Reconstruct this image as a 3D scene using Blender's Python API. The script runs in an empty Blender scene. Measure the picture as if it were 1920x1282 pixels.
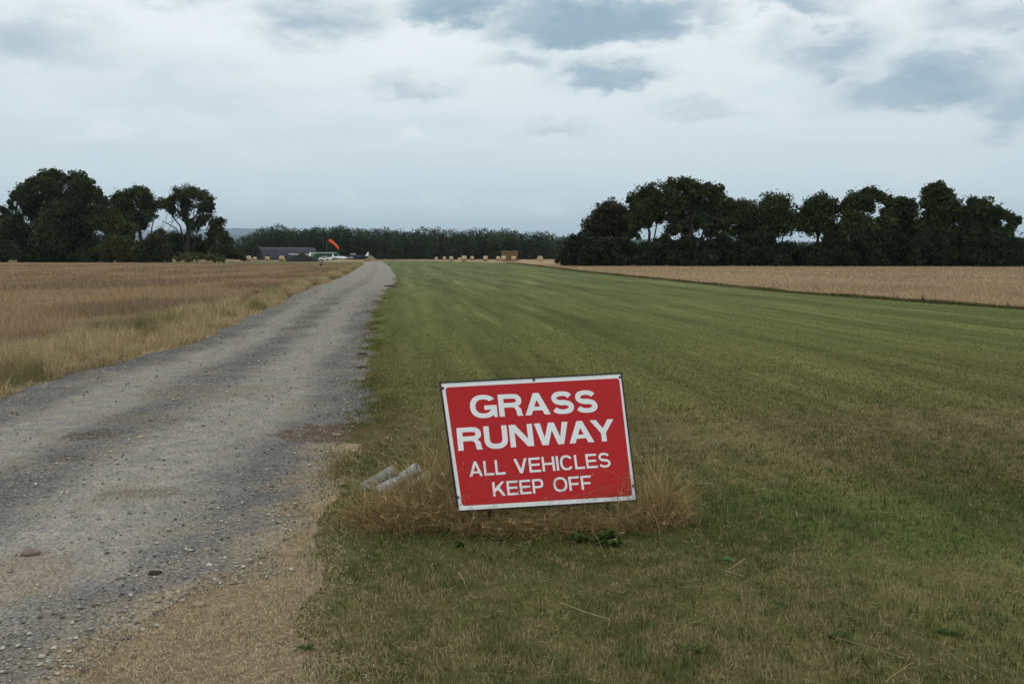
import bpy, bmesh, math, random
import numpy as np
from mathutils import Vector, Matrix
rng = np.random.default_rng(7)
random.seed(7)
SC = bpy.context.scene
COL = SC.collection
R = math.radians

# ------------------------------------------------------------------ camera
F, CX, CY, HZ, CAMH = 1493.0, 960.0, 641.0, 480.0, 1.6
PITCH = math.atan((CY - HZ) / F)
cam = bpy.data.cameras.new('camera')
cam.sensor_width = 36.0
cam.lens = F / 1920.0 * 36.0
cam.clip_start = 0.05
cam.clip_end = 60000.0
camo = bpy.data.objects.new('camera', cam)
COL.objects.link(camo)
camo.location = (0, 0, CAMH)
camo.rotation_euler = (R(90) - PITCH, 0, 0)
SC.camera = camo
FW = np.array([0, math.cos(PITCH), -math.sin(PITCH)])
UP = np.array([0, math.sin(PITCH), math.cos(PITCH)])
RT = np.array([1.0, 0, 0])


def ray(x, y):
    return FW + RT * (x - CX) / F + UP * (CY - y) / F


def G(x, y, z=0.0):
    """photo pixel -> point on the ground"""
    r = ray(x, y)
    t = (z - CAMH) / r[2]
    return np.array([0, 0, CAMH]) + r * t


def AT(x, y, d):
    """photo pixel -> point at depth d"""
    r = ray(x, y)
    return np.array([0, 0, CAMH]) + r * (d / r[1])


# ------------------------------------------------------------------ light and exposure
SUN_EL, SUN_AZ = 56.0, 115.0       # azimuth clockwise from the view direction
SC.view_settings.view_transform = 'Standard'
SC.view_settings.look = 'None'
SC.view_settings.exposure = 0.0
SC.view_settings.gamma = 1.0
SC.view_settings.use_curve_mapping = False
sun = bpy.data.lights.new('sun', 'SUN')
sun.energy = 0.6
sun.angle = R(18)
sun.color = (1.0, 0.95, 0.87)
suno = bpy.data.objects.new('sun', sun)
COL.objects.link(suno)
_d = Vector((math.cos(R(SUN_EL)) * math.sin(R(SUN_AZ)), math.cos(R(SUN_EL)) * math.cos(R(SUN_AZ)), math.sin(R(SUN_EL))))
suno.rotation_euler = (-_d).to_track_quat('-Z', 'Y').to_euler()
suno.location = (30, -20, 60)

world = bpy.data.worlds.new('World')
SC.world = world
world.use_nodes = True
wt = world.node_tree
wt.nodes.clear()


class NT:
    """tiny node-tree writer"""
    def __init__(s, tree):
        s.t = tree

    def n(s, typ, **kw):
        nd = s.t.nodes.new(typ)
        for k, v in kw.items():
            setattr(nd, k, v)
        return nd

    def l(s, a, b):
        s.t.links.new(a, b)

    def put(s, sock, v):
        if isinstance(v, bpy.types.NodeSocket):
            s.l(v, sock)
        elif v is not None:
            if sock.type == 'RGBA' and len(v) == 3:
                v = (*v, 1.0)
            sock.default_value = v

    def m(s, op, a, b=None, c=None, clamp=False):
        nd = s.n('ShaderNodeMath', operation=op, use_clamp=clamp)
        s.put(nd.inputs[0], a); s.put(nd.inputs[1], b); s.put(nd.inputs[2], c)
        return nd.outputs[0]

    def vm(s, op, a, b=None):
        nd = s.n('ShaderNodeVectorMath', operation=op)
        s.put(nd.inputs[0], a)
        if b is not None:
            s.put(nd.inputs[1], b)
        return nd.outputs['Value'] if op in ('DOT_PRODUCT', 'LENGTH', 'DISTANCE') else nd.outputs['Vector']

    def scale(s, v, f):
        nd = s.n('ShaderNodeVectorMath', operation='SCALE')
        s.put(nd.inputs[0], v); s.put(nd.inputs['Scale'], f)
        return nd.outputs['Vector']

    def mix(s, f, a, b, mode='MIX'):
        nd = s.n('ShaderNodeMix', data_type='RGBA', blend_type=mode)
        s.put(nd.inputs[0], f); s.put(nd.inputs[6], a); s.put(nd.inputs[7], b)
        return nd.outputs[2]

    def ss(s, v, lo, hi, a=0.0, b=1.0):
        nd = s.n('ShaderNodeMapRange', interpolation_type='SMOOTHSTEP')
        s.put(nd.inputs[0], v)
        s.put(nd.inputs[1], lo); s.put(nd.inputs[2], hi); s.put(nd.inputs[3], a); s.put(nd.inputs[4], b)
        return nd.outputs[0]

    def lin(s, v, lo, hi, a=0.0, b=1.0):
        nd = s.n('ShaderNodeMapRange')
        s.put(nd.inputs[0], v)
        s.put(nd.inputs[1], lo); s.put(nd.inputs[2], hi); s.put(nd.inputs[3], a); s.put(nd.inputs[4], b)
        return nd.outputs[0]

    def noise(s, vec, scale, detail=4.0, rough=0.55, color=False):
        nd = s.n('ShaderNodeTexNoise')
        s.put(nd.inputs['Vector'], vec)
        nd.inputs['Scale'].default_value = scale
        nd.inputs['Detail'].default_value = detail
        nd.inputs['Roughness'].default_value = rough
        return nd.outputs['Color' if color else 'Fac']

    def ramp(s, f, stops):
        nd = s.n('ShaderNodeValToRGB')
        s.put(nd.inputs[0], f)
        e = nd.color_ramp.elements
        while len(e) < len(stops):
            e.new(0.5)
        for i, (p, c) in enumerate(stops):
            e[i].position = p
            e[i].color = (*c, 1.0)
        return nd.outputs[0]


def build_sky():
    t = NT(wt)
    out = t.n('ShaderNodeOutputWorld')
    bg = t.n('ShaderNodeBackground')
    STR = 0.1
    bg.inputs['Strength'].default_value = STR
    sky = t.n('ShaderNodeTexSky', sky_type='NISHITA')
    sky.sun_disc = False
    sky.sun_elevation = R(SUN_EL)
    sky.sun_rotation = R(SUN_AZ)
    sky.dust_density = 2.0
    dirv = t.n('ShaderNodeTexCoord').outputs['Generated']
    sep = t.n('ShaderNodeSeparateXYZ')
    t.l(dirv, sep.inputs[0])
    z = sep.outputs['Z']
    # high overcast sheet: pale, a little bluer low down, brighter overhead
    base = t.ramp(z, [(0.0, (0.58, 0.765, 0.855)), (0.05, (0.655, 0.805, 0.87)), (0.13, (0.755, 0.855, 0.895)),
                      (0.30, (0.97, 1.02, 1.025)), (0.55, (0.97, 1.02, 1.03)), (1.0, (0.96, 0.98, 0.99))])
    # warp of the direction so that cloud edges are ragged
    sq = t.n('ShaderNodeVectorMath', operation='MULTIPLY')
    t.l(dirv, sq.inputs[0]); sq.inputs[1].default_value = (1.0, 1.0, 2.4)
    w1 = t.noise(sq.outputs[0], 9.0, 5.0, 0.6, True)
    w1 = t.vm('SUBTRACT', w1, (0.5, 0.5, 0.5))
    wd = t.vm('ADD', dirv, t.scale(w1, 0.10))
    w2 = t.noise(sq.outputs[0], 30.0, 5.0, 0.6, True)
    w2 = t.vm('SUBTRACT', w2, (0.5, 0.5, 0.5))
    wd = t.vm('ADD', wd, t.scale(w2, 0.026))
    # soft banks all over the sky
    st = t.n('ShaderNodeVectorMath', operation='MULTIPLY')
    t.l(dirv, st.inputs[0]); st.inputs[1].default_value = (1.0, 1.0, 6.0)
    n1 = t.noise(st.outputs[0], 3.0, 7.0, 0.55)
    n2 = t.noise(sq.outputs[0], 5.5, 8.0, 0.6)
    bank = t.ss(n1, 0.42, 0.68)
    colr = t.mix(t.m('MULTIPLY', bank, 0.32), base, (0.60, 0.745, 0.81))
    lift = t.ss(n2, 0.48, 0.72)
    colr = t.mix(t.m('MULTIPLY', lift, 0.20), colr, (0.95, 1.0, 1.0))
    # individual cumulus bases, each at its own bearing: x, y, half width, half height, density
    clouds = [(845, 10, 150, 62, .95), (1130, 40, 250, 58, 1.0), (1335, 45, 60, 42, .5), (600, 38, 160, 66, .56),
              (70, 88, 150, 70, .46), (1150, 152, 130, 38, .72), (1505, 14, 125, 34, .62), (1560, 96, 120, 60, .58),
              (1730, 170, 180, 66, .74), (1895, 195, 90, 66, .58), (770, 160, 105, 28, .48), (965, 120, 90, 30, .48),
              (1040, 238, 100, 24, .36), (1870, 28, 150, 56, .52), (1300, 210, 120, 22, .3), (330, 175, 260, 50, .26),
              (300, -40, 260, 60, .5), (1250, -120, 300, 70, .8), (2150, 60, 220, 80, .6), (-250, 150, 220, 60, .4)]
    dark = None
    for (px, py, hw, hh, k) in clouds:
        c = Vector(ray(px, py)).normalized()
        e1 = c.cross(Vector((0, 0, 1))).normalized()
        e2 = e1.cross(c)
        a = t.vm('DOT_PRODUCT', wd, tuple(e1 / (.86 * hw / F)))
        b = t.vm('DOT_PRODUCT', wd, tuple(e2 / (.86 * hh / F)))
        b = t.m('MULTIPLY', b, t.lin(b, -.3, .3, 1.35, .85))
        front = t.m('GREATER_THAN', t.vm('DOT_PRODUCT', dirv, tuple(c)), 0.3)
        # flatter underside
        r = t.m('SQRT', t.m('ADD', t.m('MULTIPLY', a, a), t.m('MULTIPLY', b, b)))
        f = t.m('MULTIPLY', t.ss(r, 1.45, 0.10, 0.0, k * 1.12), front)
        dark = f if dark is None else t.m('MAXIMUM', dark, f)
    body = t.noise(sq.outputs[0], 14.0, 6.0, 0.6)
    dark = t.m('MULTIPLY', dark, t.lin(body, 0.3, 0.62, 0.72, 1.15))
    ccol = t.ramp(dark, [(0.0, (0.68, 0.78, 0.825)), (0.4, (0.535, 0.645, 0.71)), (0.75, (0.405, 0.535, 0.63)), (1.0, (0.315, 0.455, 0.565))])
    colr = t.mix(t.m('MINIMUM', t.m('MULTIPLY', dark, 1.5), 0.95), colr, ccol)
    # small white heads low down
    for (px, py, hw, hh, k) in [(765, 254, 44, 17, .55), (195, 232, 40, 14, .45), (245, 241, 26, 9, .4), (825, 215, 50, 18, .3),
                                (820, 378, 60, 17, .3), (640, 382, 110, 12, .22), (1000, 384, 110, 12, .22), (1030, 388, 40, 10, .2), (1905, 378, 60, 12, .3)]:
        c = Vector(ray(px, py)).normalized()
        e1 = c.cross(Vector((0, 0, 1))).normalized()
        e2 = e1.cross(c)
        a = t.vm('DOT_PRODUCT', wd, tuple(e1 / (hw / F)))
        b = t.vm('DOT_PRODUCT', wd, tuple(e2 / (hh / F)))
        front = t.m('GREATER_THAN', t.vm('DOT_PRODUCT', dirv, tuple(c)), 0.3)
        r = t.m('SQRT', t.m('ADD', t.m('MULTIPLY', a, a), t.m('MULTIPLY', b, b)))
        f = t.m('MULTIPLY', t.ss(r, 1.1, 0.3, 0.0, k), front)
        colr = t.mix(f, colr, (0.90, 0.965, 0.98))
    # the cloud sheet covers nearly all of the blue sky
    cover = t.mix(0.96, sky.outputs[0], t.scale(colr, 1.0 / STR))
    t.l(cover, bg.inputs['Color'])
    t.l(bg.outputs[0], out.inputs['Surface'])


build_sky()
world.cycles.sampling_method = 'MANUAL'
world.cycles.sample_map_resolution = 512
SC.cycles.max_bounces = 6
SC.cycles.diffuse_bounces = 3
SC.cycles.volume_bounces = 0
SC.cycles.use_denoising = True
SC.cycles.denoiser = 'OPENIMAGEDENOISE'
SC.cycles.denoising_input_passes = 'RGB_ALBEDO_NORMAL'
SC.cycles.denoising_prefilter = 'FAST'

# ------------------------------------------------------------------ helpers
def tag(o, label, cat, group=None, kind=None):
    o['label'] = label
    o['category'] = cat
    if group:
        o['group'] = group
    if kind:
        o['kind'] = kind
    return o


def empty(name, loc):
    o = bpy.data.objects.new(name, None)
    o.empty_display_size = 0.2
    COL.objects.link(o)
    o.location = loc
    return o


def link(name, me, mat, parent=None):
    """world-space mesh -> object; under a parent the vertices become relative to the parent's place"""
    o = bpy.data.objects.new(name, me)
    COL.objects.link(o)
    if mat:
        me.materials.append(mat)
    if parent is not None:
        o.parent = parent
    return o


def npmesh(name, v, tris, mat, col=None, parent=None, smooth=False, origin=None):
    v = np.asarray(v, dtype=np.float32)
    tris = np.asarray(tris, dtype=np.int32)
    if origin is not None:
        v = v - np.asarray(origin, dtype=np.float32)
    k = tris.shape[1]
    me = bpy.data.meshes.new(name)
    me.vertices.add(len(v))
    me.vertices.foreach_set('co', v.ravel())
    me.loops.add(tris.size)
    me.loops.foreach_set('vertex_index', tris.ravel())
    me.polygons.add(len(tris))
    me.polygons.foreach_set('loop_start', np.arange(0, tris.size, k, dtype=np.int32))
    me.polygons.foreach_set('loop_total', np.full(len(tris), k, dtype=np.int32))
    if smooth:
        me.polygons.foreach_set('use_smooth', np.ones(len(tris), dtype=bool))
    me.update(calc_edges=True)
    if col is not None:
        at = me.attributes.new('tint', 'FLOAT_COLOR', 'POINT')
        c = np.ones((len(v), 4), dtype=np.float32)
        c[:, :3] = col
        at.data.foreach_set('color', c.ravel())
    return link(name, me, mat, parent)


def bmobj(name, bm, mat, parent=None, origin=None, smooth=False):
    bmesh.ops.recalc_face_normals(bm, faces=bm.faces)
    me = bpy.data.meshes.new(name)
    if origin is not None:
        bmesh.ops.translate(bm, vec=-Vector(origin), verts=bm.verts)
    bm.to_mesh(me)
    bm.free()
    if smooth:
        for p in me.polygons:
            p.use_smooth = True
    return link(name, me, mat, parent)


def hash2(ix, iy, seed):
    h = (ix.astype(np.int64) * 374761393 + iy.astype(np.int64) * 668265263 + seed * 974634777) & 0xFFFFFFFF
    h = ((h ^ (h >> 13)) * 1274126177) & 0xFFFFFFFF
    return ((h ^ (h >> 16)) & 0xFFFF) / 65535.0


def vnoise(x, y, seed=0):
    ix, iy = np.floor(x), np.floor(y)
    fx, fy = x - ix, y - iy
    fx, fy = fx * fx * (3 - 2 * fx), fy * fy * (3 - 2 * fy)
    ix, iy = ix.astype(np.int64), iy.astype(np.int64)
    a, b = hash2(ix, iy, seed), hash2(ix + 1, iy, seed)
    c, d = hash2(ix, iy + 1, seed), hash2(ix + 1, iy + 1, seed)
    return (a * (1 - fx) + b * fx) * (1 - fy) + (c * (1 - fx) + d * fx) * fy


def fbm(x, y, seed=0, o=4):
    s, a, t = 0, 0.5, 0
    for i in range(o):
        s = s + a * vnoise(x * 2 ** i, y * 2 ** i, seed + i * 17)
        t += a
        a *= 0.5
    return s / t


def sm(v, lo, hi):
    t = np.clip((v - lo) / (hi - lo), 0, 1)
    return t * t * (3 - 2 * t)


def lerp(a, b, t):
    a, b = np.asarray(a, dtype=float), np.asarray(b, dtype=float)
    return a + (b - a) * np.asarray(t)[..., None]


def box(bm, lo, hi, mat4=None):
    vs = [bm.verts.new((x, y, z)) for x in (lo[0], hi[0]) for y in (lo[1], hi[1]) for z in (lo[2], hi[2])]
    for f in ((0, 1, 3, 2), (4, 6, 7, 5), (0, 4, 5, 1), (2, 3, 7, 6), (0, 2, 6, 4), (1, 5, 7, 3)):
        bm.faces.new([vs[i] for i in f])
    if mat4 is not None:
        bmesh.ops.transform(bm, matrix=mat4, verts=vs)
    return vs


def tube(bm, pts, rad, n=8, cap=True):
    pts = [Vector(p) for p in pts]
    rings = []
    prev = None
    for i, p in enumerate(pts):
        d = (pts[min(i + 1, len(pts) - 1)] - pts[max(i - 1, 0)]).normalized()
        a = prev if prev is not None else Vector((0.3, 0.9, 0.2))
        u = (a - d * a.dot(d))
        if u.length < 1e-4:
            u = Vector((1, 0, 0)) - d * d.x
        u.normalize()
        prev = u
        w = d.cross(u)
        r = rad[i] if hasattr(rad, '__len__') else rad
        rings.append([bm.verts.new(p + (u * math.cos(2 * math.pi * k / n) + w * math.sin(2 * math.pi * k / n)) * r) for k in range(n)])
    for a, b in zip(rings, rings[1:]):
        for k in range(n):
            bm.faces.new((a[k], a[(k + 1) % n], b[(k + 1) % n], b[k]))
    if cap:
        bm.faces.new(rings[0][::-1])
        bm.faces.new(rings[-1])
    return rings


def lathe(bm, prof, center, n=16, axis='Z', mat4=None):
    rings = []
    allv = []
    for r, h in prof:
        ring = []
        for k in range(n):
            a = 2 * math.pi * k / n
            ring.append(bm.verts.new((r * math.cos(a), r * math.sin(a), h)))
        rings.append(ring)
        allv += ring
    for a, b in zip(rings, rings[1:]):
        for k in range(n):
            bm.faces.new((a[k], a[(k + 1) % n], b[(k + 1) % n], b[k]))
    bm.faces.new(rings[0][::-1])
    bm.faces.new(rings[-1])
    m = Matrix.Translation(center)
    if axis == 'X':
        m = m @ Matrix.Rotation(R(90), 4, 'Y')
    if axis == 'Y':
        m = m @ Matrix.Rotation(R(-90), 4, 'X')
    if mat4 is not None:
        m = mat4 @ m
    bmesh.ops.transform(bm, matrix=m, verts=allv)


# ------------------------------------------------------------------ materials
def material(name):
    m = bpy.data.materials.new(name)
    m.use_nodes = True
    t = NT(m.node_tree)
    p = m.node_tree.nodes['Principled BSDF']
    p.inputs['Roughness'].default_value = 0.85
    p.inputs['Specular IOR Level'].default_value = 0.08
    return m, t, p


def plain(name, col, rough=0.7, var=0.15, scale=8.0, bump=0.0, metal=0.0, spec=0.3):
    m, t, p = material(name)
    co = t.n('ShaderNodeTexCoord').outputs['Object']
    n = t.noise(co, scale, 6, 0.6)
    f = t.lin(n, 0.3, 0.7, 1 - var, 1 + var)
    t.l(t.scale(t.mix(0.0, col, col), f), p.inputs['Base Color'])
    p.inputs['Roughness'].default_value = rough
    p.inputs['Metallic'].default_value = metal
    p.inputs['Specular IOR Level'].default_value = spec
    if bump:
        b = t.n('ShaderNodeBump')
        b.inputs['Strength'].default_value = bump
        b.inputs['Distance'].default_value = 0.02
        t.l(t.noise(co, scale * 3, 6, 0.65), b.inputs['Height'])
        t.l(b.outputs[0], p.inputs['Normal'])
    return m


def tinted(name, trans=0.25, rough=0.9, spec=0.04):
    """plant matter: colour carried per blade or leaf"""
    m, t, p = material(name)
    a = t.n('ShaderNodeAttribute', attribute_name='tint')
    t.l(a.outputs['Color'], p.inputs['Base Color'])
    p.inputs['Roughness'].default_value = rough
    p.inputs['Specular IOR Level'].default_value = spec
    if trans > 0:
        tr = t.n('ShaderNodeBsdfTranslucent')
        t.l(a.outputs['Color'], tr.inputs['Color'])
        mx = t.n('ShaderNodeMixShader')
        mx.inputs[0].default_value = trans
        t.l(p.outputs[0], mx.inputs[1])
        t.l(tr.outputs[0], mx.inputs[2])
        t.l(mx.outputs[0], m.node_tree.nodes['Material Output'].inputs['Surface'])
    return m


M_BLADE = tinted('grass_blades')
M_LEAF = tinted('leaves', 0.0, 0.85, 0.08)
M_STONE = tinted('loose_stone', 0.0, 0.9, 0.15)
M_BARK = plain('bark', (0.055, 0.045, 0.035), 0.95, 0.3, 3.0, 0.6)


def world_xyz(t):
    co = t.n('ShaderNodeNewGeometry').outputs['Position']
    s = t.n('ShaderNodeSeparateXYZ')
    t.l(co, s.inputs[0])
    return co, s.outputs[0], s.outputs[1], s.outputs[2]


# ------------------------------------------------------------------ ground plan (world metres, from the photograph)
def curve(pix, extra_near=(), extra_far=()):
    p = [G(*q)[:2] for q in pix]
    pts = sorted([(b, a) for a, b in p] + list(extra_near) + list(extra_far))
    ys = np.array([q[0] for q in pts]); xs = np.array([q[1] for q in pts])
    return lambda y: np.interp(y, ys, xs)


XR0 = curve([(150, 1282), (268, 1180), (330, 1115), (527, 1070), (555, 1024), (592, 974), (612, 905), (640, 855), (688, 780), (685, 690), (700, 600), (722, 545),
             (746, 535), (742, 520), (731, 500), (716, 490)], extra_near=[(-60, 2.0), (0, -1.6)])
XL0 = curve([(0, 755), (60, 720), (330, 655), (480, 590), (560, 548), (640, 520), (685, 494), (694, 490)], extra_near=[(-60, -2.5), (0, -5.3), (4, -5.4)])
GL0 = curve([(545, 1245), (575, 1180), (600, 1100), (588, 1040), (625, 950), (640, 880), (690, 800), (692, 690), (704, 600), (726, 545), (750, 535), (746, 520), (735, 500), (720, 490)],
            extra_near=[(-60, 3.0), (0, -0.9), (2.4, -0.75)])
FL0 = curve([(0, 690), (150, 640), (300, 610), (440, 575), (600, 525), (670, 498), (684, 491)], extra_near=[(-60, -4.5), (0, -7.0)])
RE0 = curve([(1920, 580), (1480, 548), (1100, 510), (960, 493), (815, 489.2)], extra_near=[(-60, 38), (0, 22.2)])
wob = lambda y, s, a, f: a * (fbm(np.asarray(y, float) * f, np.zeros_like(np.asarray(y, float)) + s, s) - 0.5)
XR = lambda y: XR0(y) + (wob(y, 3, .30, 1.3) + wob(y, 33, .16, 7.)) * (y > -5)
XL = lambda y: XL0(y) + wob(y, 5, .45, .8)
GL = lambda y: np.where(np.asarray(y) > 6.7, XR(y) - .04, GLN(y))
GLN = lambda y: np.maximum(GL0(y) + wob(y, 8, .40, 1.7), XR0(y) + 0.02)
FL = lambda y: FL0(y) + wob(y, 9, .5, .6)
RE = lambda y: RE0(y) + wob(y, 12, .6, .25)
YEND = 262.0

ys_near = np.concatenate([np.arange(-60, 2, 2.0), np.arange(2, 16, 0.05), np.arange(16, 60, 0.25), np.arange(60, YEND, 1.5)])


def strip(name, left, right, ys, z, mat, nu=2):
    L, Rr = left(ys), right(ys)
    u = np.linspace(0, 1, nu)
    X = L[:, None] * (1 - u) + Rr[:, None] * u
    Y = np.repeat(ys[:, None], nu, 1)
    Z = np.full_like(X, z)
    v = np.stack([X, Y, Z], -1).reshape(-1, 3)
    i = np.arange(len(ys) - 1)[:, None] * nu + np.arange(nu - 1)[None, :]
    i = i.ravel()
    q = np.stack([i, i + 1, i + nu + 1, i + nu], 1)
    o = npmesh(name, v, q, mat)
    uv = o.data.uv_layers.new(name='across')
    U = np.repeat(u[None, :], len(ys), 0).ravel()
    V = Y.ravel()
    data = np.stack([U[q.ravel()], V[q.ravel()]], 1).astype(np.float32)
    uv.data.foreach_set('uv', data.ravel())
    return o


# --- base ground: dry straw-coloured earth close by, farmland further out
def mat_ground():
    m, t, p = material('dry_ground')
    co, x, y, z = world_xyz(t)
    n1 = t.noise(co, 0.9, 6, 0.6)
    n2 = t.noise(co, 26.0, 5, 0.7)
    n3 = t.noise(co, 0.012, 4, 0.5)
    c = t.mix(t.ss(n1, 0.35, 0.65), (0.31, 0.245, 0.16), (0.235, 0.185, 0.122))
    c = t.mix(t.ss(n2, 0.40, 0.75), c, (0.34, 0.26, 0.16))
    far = t.ss(y, 300.0, 420.0)
    c = t.mix(far, c, t.mix(t.ss(n3, 0.4, 0.6), (0.06, 0.075, 0.035), (0.14, 0.12, 0.06)))
    t.l(c, p.inputs['Base Color'])
    b = t.n('ShaderNodeBump'); b.inputs['Strength'].default_value = 0.5; b.inputs['Distance'].default_value = 0.02
    t.l(n2, b.inputs['Height']); t.l(b.outputs[0], p.inputs['Normal'])
    return m


gr = [-22000, -3000, -400, -60, 0, 60, 400, 3000, 22000]
gv = np.array([(a, b, 0.0) for b in gr for a in gr])
gq = np.array([(j * 9 + i, j * 9 + i + 1, (j + 1) * 9 + i + 1, (j + 1) * 9 + i) for j in range(8) for i in range(8)])
tag(npmesh('ground', gv, gq, mat_ground()), 'dry straw coloured ground between track and mown grass', 'ground', kind='structure')

# --- colours of the mown grass by distance (it browns in a band beyond the sign)
GRASS_STOPS = [(0.0, (0.245, 0.205, 0.100)), (3.15, (0.225, 0.190, 0.092)), (3.7, (0.140, 0.132, 0.052)), (4.3, (0.086, 0.100, 0.032)), (5.0, (0.080, 0.096, 0.029)), (5.8, (0.118, 0.107, 0.042)),
               (7.2, (0.138, 0.115, 0.053)), (8.6, (0.124, 0.119, 0.043)), (13.0, (0.118, 0.124, 0.041)), (22.0, (0.115, 0.127, 0.043)), (60.0, (0.116, 0.131, 0.052)), (262.0, (0.118, 0.136, 0.060))]


def grass_base(x, y):
    yy = y + 2.0 * (fbm(x * .5, y * .5, 31) - .5) * np.minimum(y / 5, 2)
    c = np.stack([np.interp(yy, [s[0] for s in GRASS_STOPS], [s[1][k] for s in GRASS_STOPS]) for k in range(3)], -1)
    k = sm(x, .3, 1.5) * sm(3.9 - y, 0, .5)
    c = lerp(c, np.broadcast_to(np.array([.125, .124, .046]), c.shape), k * .8)
    # the left bottom corner is the driest
    dry = sm(fbm(x * 1.1, y * 1.1, 77), .40, .66) * 0.75
    dry = np.maximum(dry, 0.8 * sm(-x + 0.1 * y, -0.6, 1.1) * sm(4.4 - y, 0, 1.2))
    dry = dry * (.35 + .65 * sm(1.3 - x, 0, 1.6)) * np.where(y > 9, .5, 1)
    c = lerp(c, np.broadcast_to(np.array([.215, .172, .085]), c.shape), dry * .6)
    gn = sm(fbm(x * .8 + 9, y * .8, 55), .52, .72)
    c = lerp(c, np.broadcast_to(np.array([.062, .098, .030]), c.shape), gn * .55)
    return c


def mat_runway():
    m, t, p = material('mown_turf')
    co, x, y, z = world_xyz(t)
    n0 = t.noise(co, 0.5, 4, 0.55)
    yy = t.m('ADD', y, t.m('MULTIPLY', t.m('SUBTRACT', n0, 0.5), 3.0))
    # log distance ramp
    lg = t.m('LOGARITHM', t.m('MAXIMUM', yy, 3.8), 10.0)
    stops = [(math.log10(max(d, 1.2)) / 2.5, c) for d, c in GRASS_STOPS]
    c = t.ramp(t.m('DIVIDE', lg, 2.5), stops)
    # mowing stripes along the runway
    s = t.m('ADD', x, t.m('MULTIPLY', y, 0.135))
    cv = t.n('ShaderNodeCombineXYZ')
    t.l(s, cv.inputs[0]); t.l(t.m('MULTIPLY', y, 0.06), cv.inputs[1])
    ns = t.noise(cv.outputs[0], 0.55, 5, 0.6)
    ns2 = t.noise(cv.outputs[0], 2.2, 4, 0.6)
    wave = t.m('SINE', t.m('MULTIPLY', s, 2.6))
    f = t.lin(ns, 0.3, 0.7, 0.70, 1.30)
    f = t.m('MULTIPLY', f, t.lin(ns2, 0.3, 0.7, 0.82, 1.18))
    f = t.m('MULTIPLY', f, t.m('ADD', 1.0, t.m('MULTIPLY', wave, 0.06)))
    pale = t.ss(t.noise(cv.outputs[0], 1.1, 6, 0.7), 0.56, 0.76)
    c = t.mix(t.m('MULTIPLY', pale, 0.5), c, (0.185, 0.175, 0.085))
    brown = t.ss(t.noise(co, 0.35, 6, 0.65), 0.54, 0.72)
    c = t.mix(t.m('MULTIPLY', brown, 0.4), c, (0.125, 0.105, 0.048))
    fine = t.noise(co, 18.0, 5, 0.75)
    f = t.m('MULTIPLY', f, t.lin(fine, 0.3, 0.7, 0.72, 1.28))
    t.l(t.scale(c, f), p.inputs['Base Color'])
    p.inputs['Roughness'].default_value = 0.95
    p.inputs['Specular IOR Level'].default_value = 0.03
    b = t.n('ShaderNodeBump'); b.inputs['Strength'].default_value = 0.7; b.inputs['Distance'].default_value = 0.03
    t.l(t.noise(co, 30.0, 5, 0.8), b.inputs['Height']); t.l(b.outputs[0], p.inputs['Normal'])
    return m


tag(strip('grass_runway', GL, RE, ys_near, 0.004, mat_runway(), 3), 'mown green grass runway with faint mowing stripes beside the gravel track', 'runway', kind='structure')


def mat_stubble(name, c1, c2, c3, far_green=False):
    m, t, p = material(name)
    co, x, y, z = world_xyz(t)
    s = t.m('ADD', x, t.m('MULTIPLY', y, 0.135))
    cv = t.n('ShaderNodeCombineXYZ')
    t.l(s, cv.inputs[0]); t.l(t.m('MULTIPLY', y, 0.12), cv.inputs[1])
    n1 = t.noise(cv.outputs[0], 0.35, 6, 0.6)
    n2 = t.noise(co, 0.16, 5, 0.6)
    n3 = t.noise(co, 9.0, 5, 0.75)
    c = t.mix(t.ss(n1, 0.35, 0.68), c1, c2)
    c = t.mix(t.m('MULTIPLY', t.ss(n2, 0.5, 0.72), 0.6), c, c3)
    if far_green:
        gs = t.m('MULTIPLY', t.ss(t.m('ADD', y, t.m('MULTIPLY', n2, 40.0)), 150.0, 175.0), t.ss(x, -95.0, -60.0))
        gs = t.m('MULTIPLY', gs, t.ss(y, 236.0, 222.0))
        c = t.mix(t.m('MULTIPLY', gs, 0.8), c, (0.115, 0.118, 0.052))
    t.l(t.scale(c, t.lin(n3, 0.3, 0.7, 0.7, 1.3)), p.inputs['Base Color'])
    p.inputs['Roughness'].default_value = 0.95
    p.inputs['Specular IOR Level'].default_value = 0.03
    b = t.n('ShaderNodeBump'); b.inputs['Strength'].default_value = 0.8; b.inputs['Distance'].default_value = 0.06
    t.l(n3, b.inputs['Height']); t.l(b.outputs[0], p.inputs['Normal'])
    return m


tag(strip('stubble_field', lambda y: FL(y) * 0 - 420.0, FL, np.append(ys_near, [300., 420.]), 0.004,
          mat_stubble('stubble_soil_brown', (0.275, 0.193, 0.113), (0.195, 0.14, 0.088), (0.25, 0.215, 0.14), True), 3),
    'brown stubble field left of the gravel track', 'field', kind='structure')
tag(strip('stubble_field', RE, lambda y: RE(y) * 0 + 420.0, np.append(ys_near, [300., 420.]), 0.004,
          mat_stubble('stubble_soil_pale', (0.34, 0.245, 0.15), (0.285, 0.205, 0.125), (0.31, 0.25, 0.155)), 3),
    'pale tan stubble field right of the runway', 'field', kind='structure')


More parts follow.
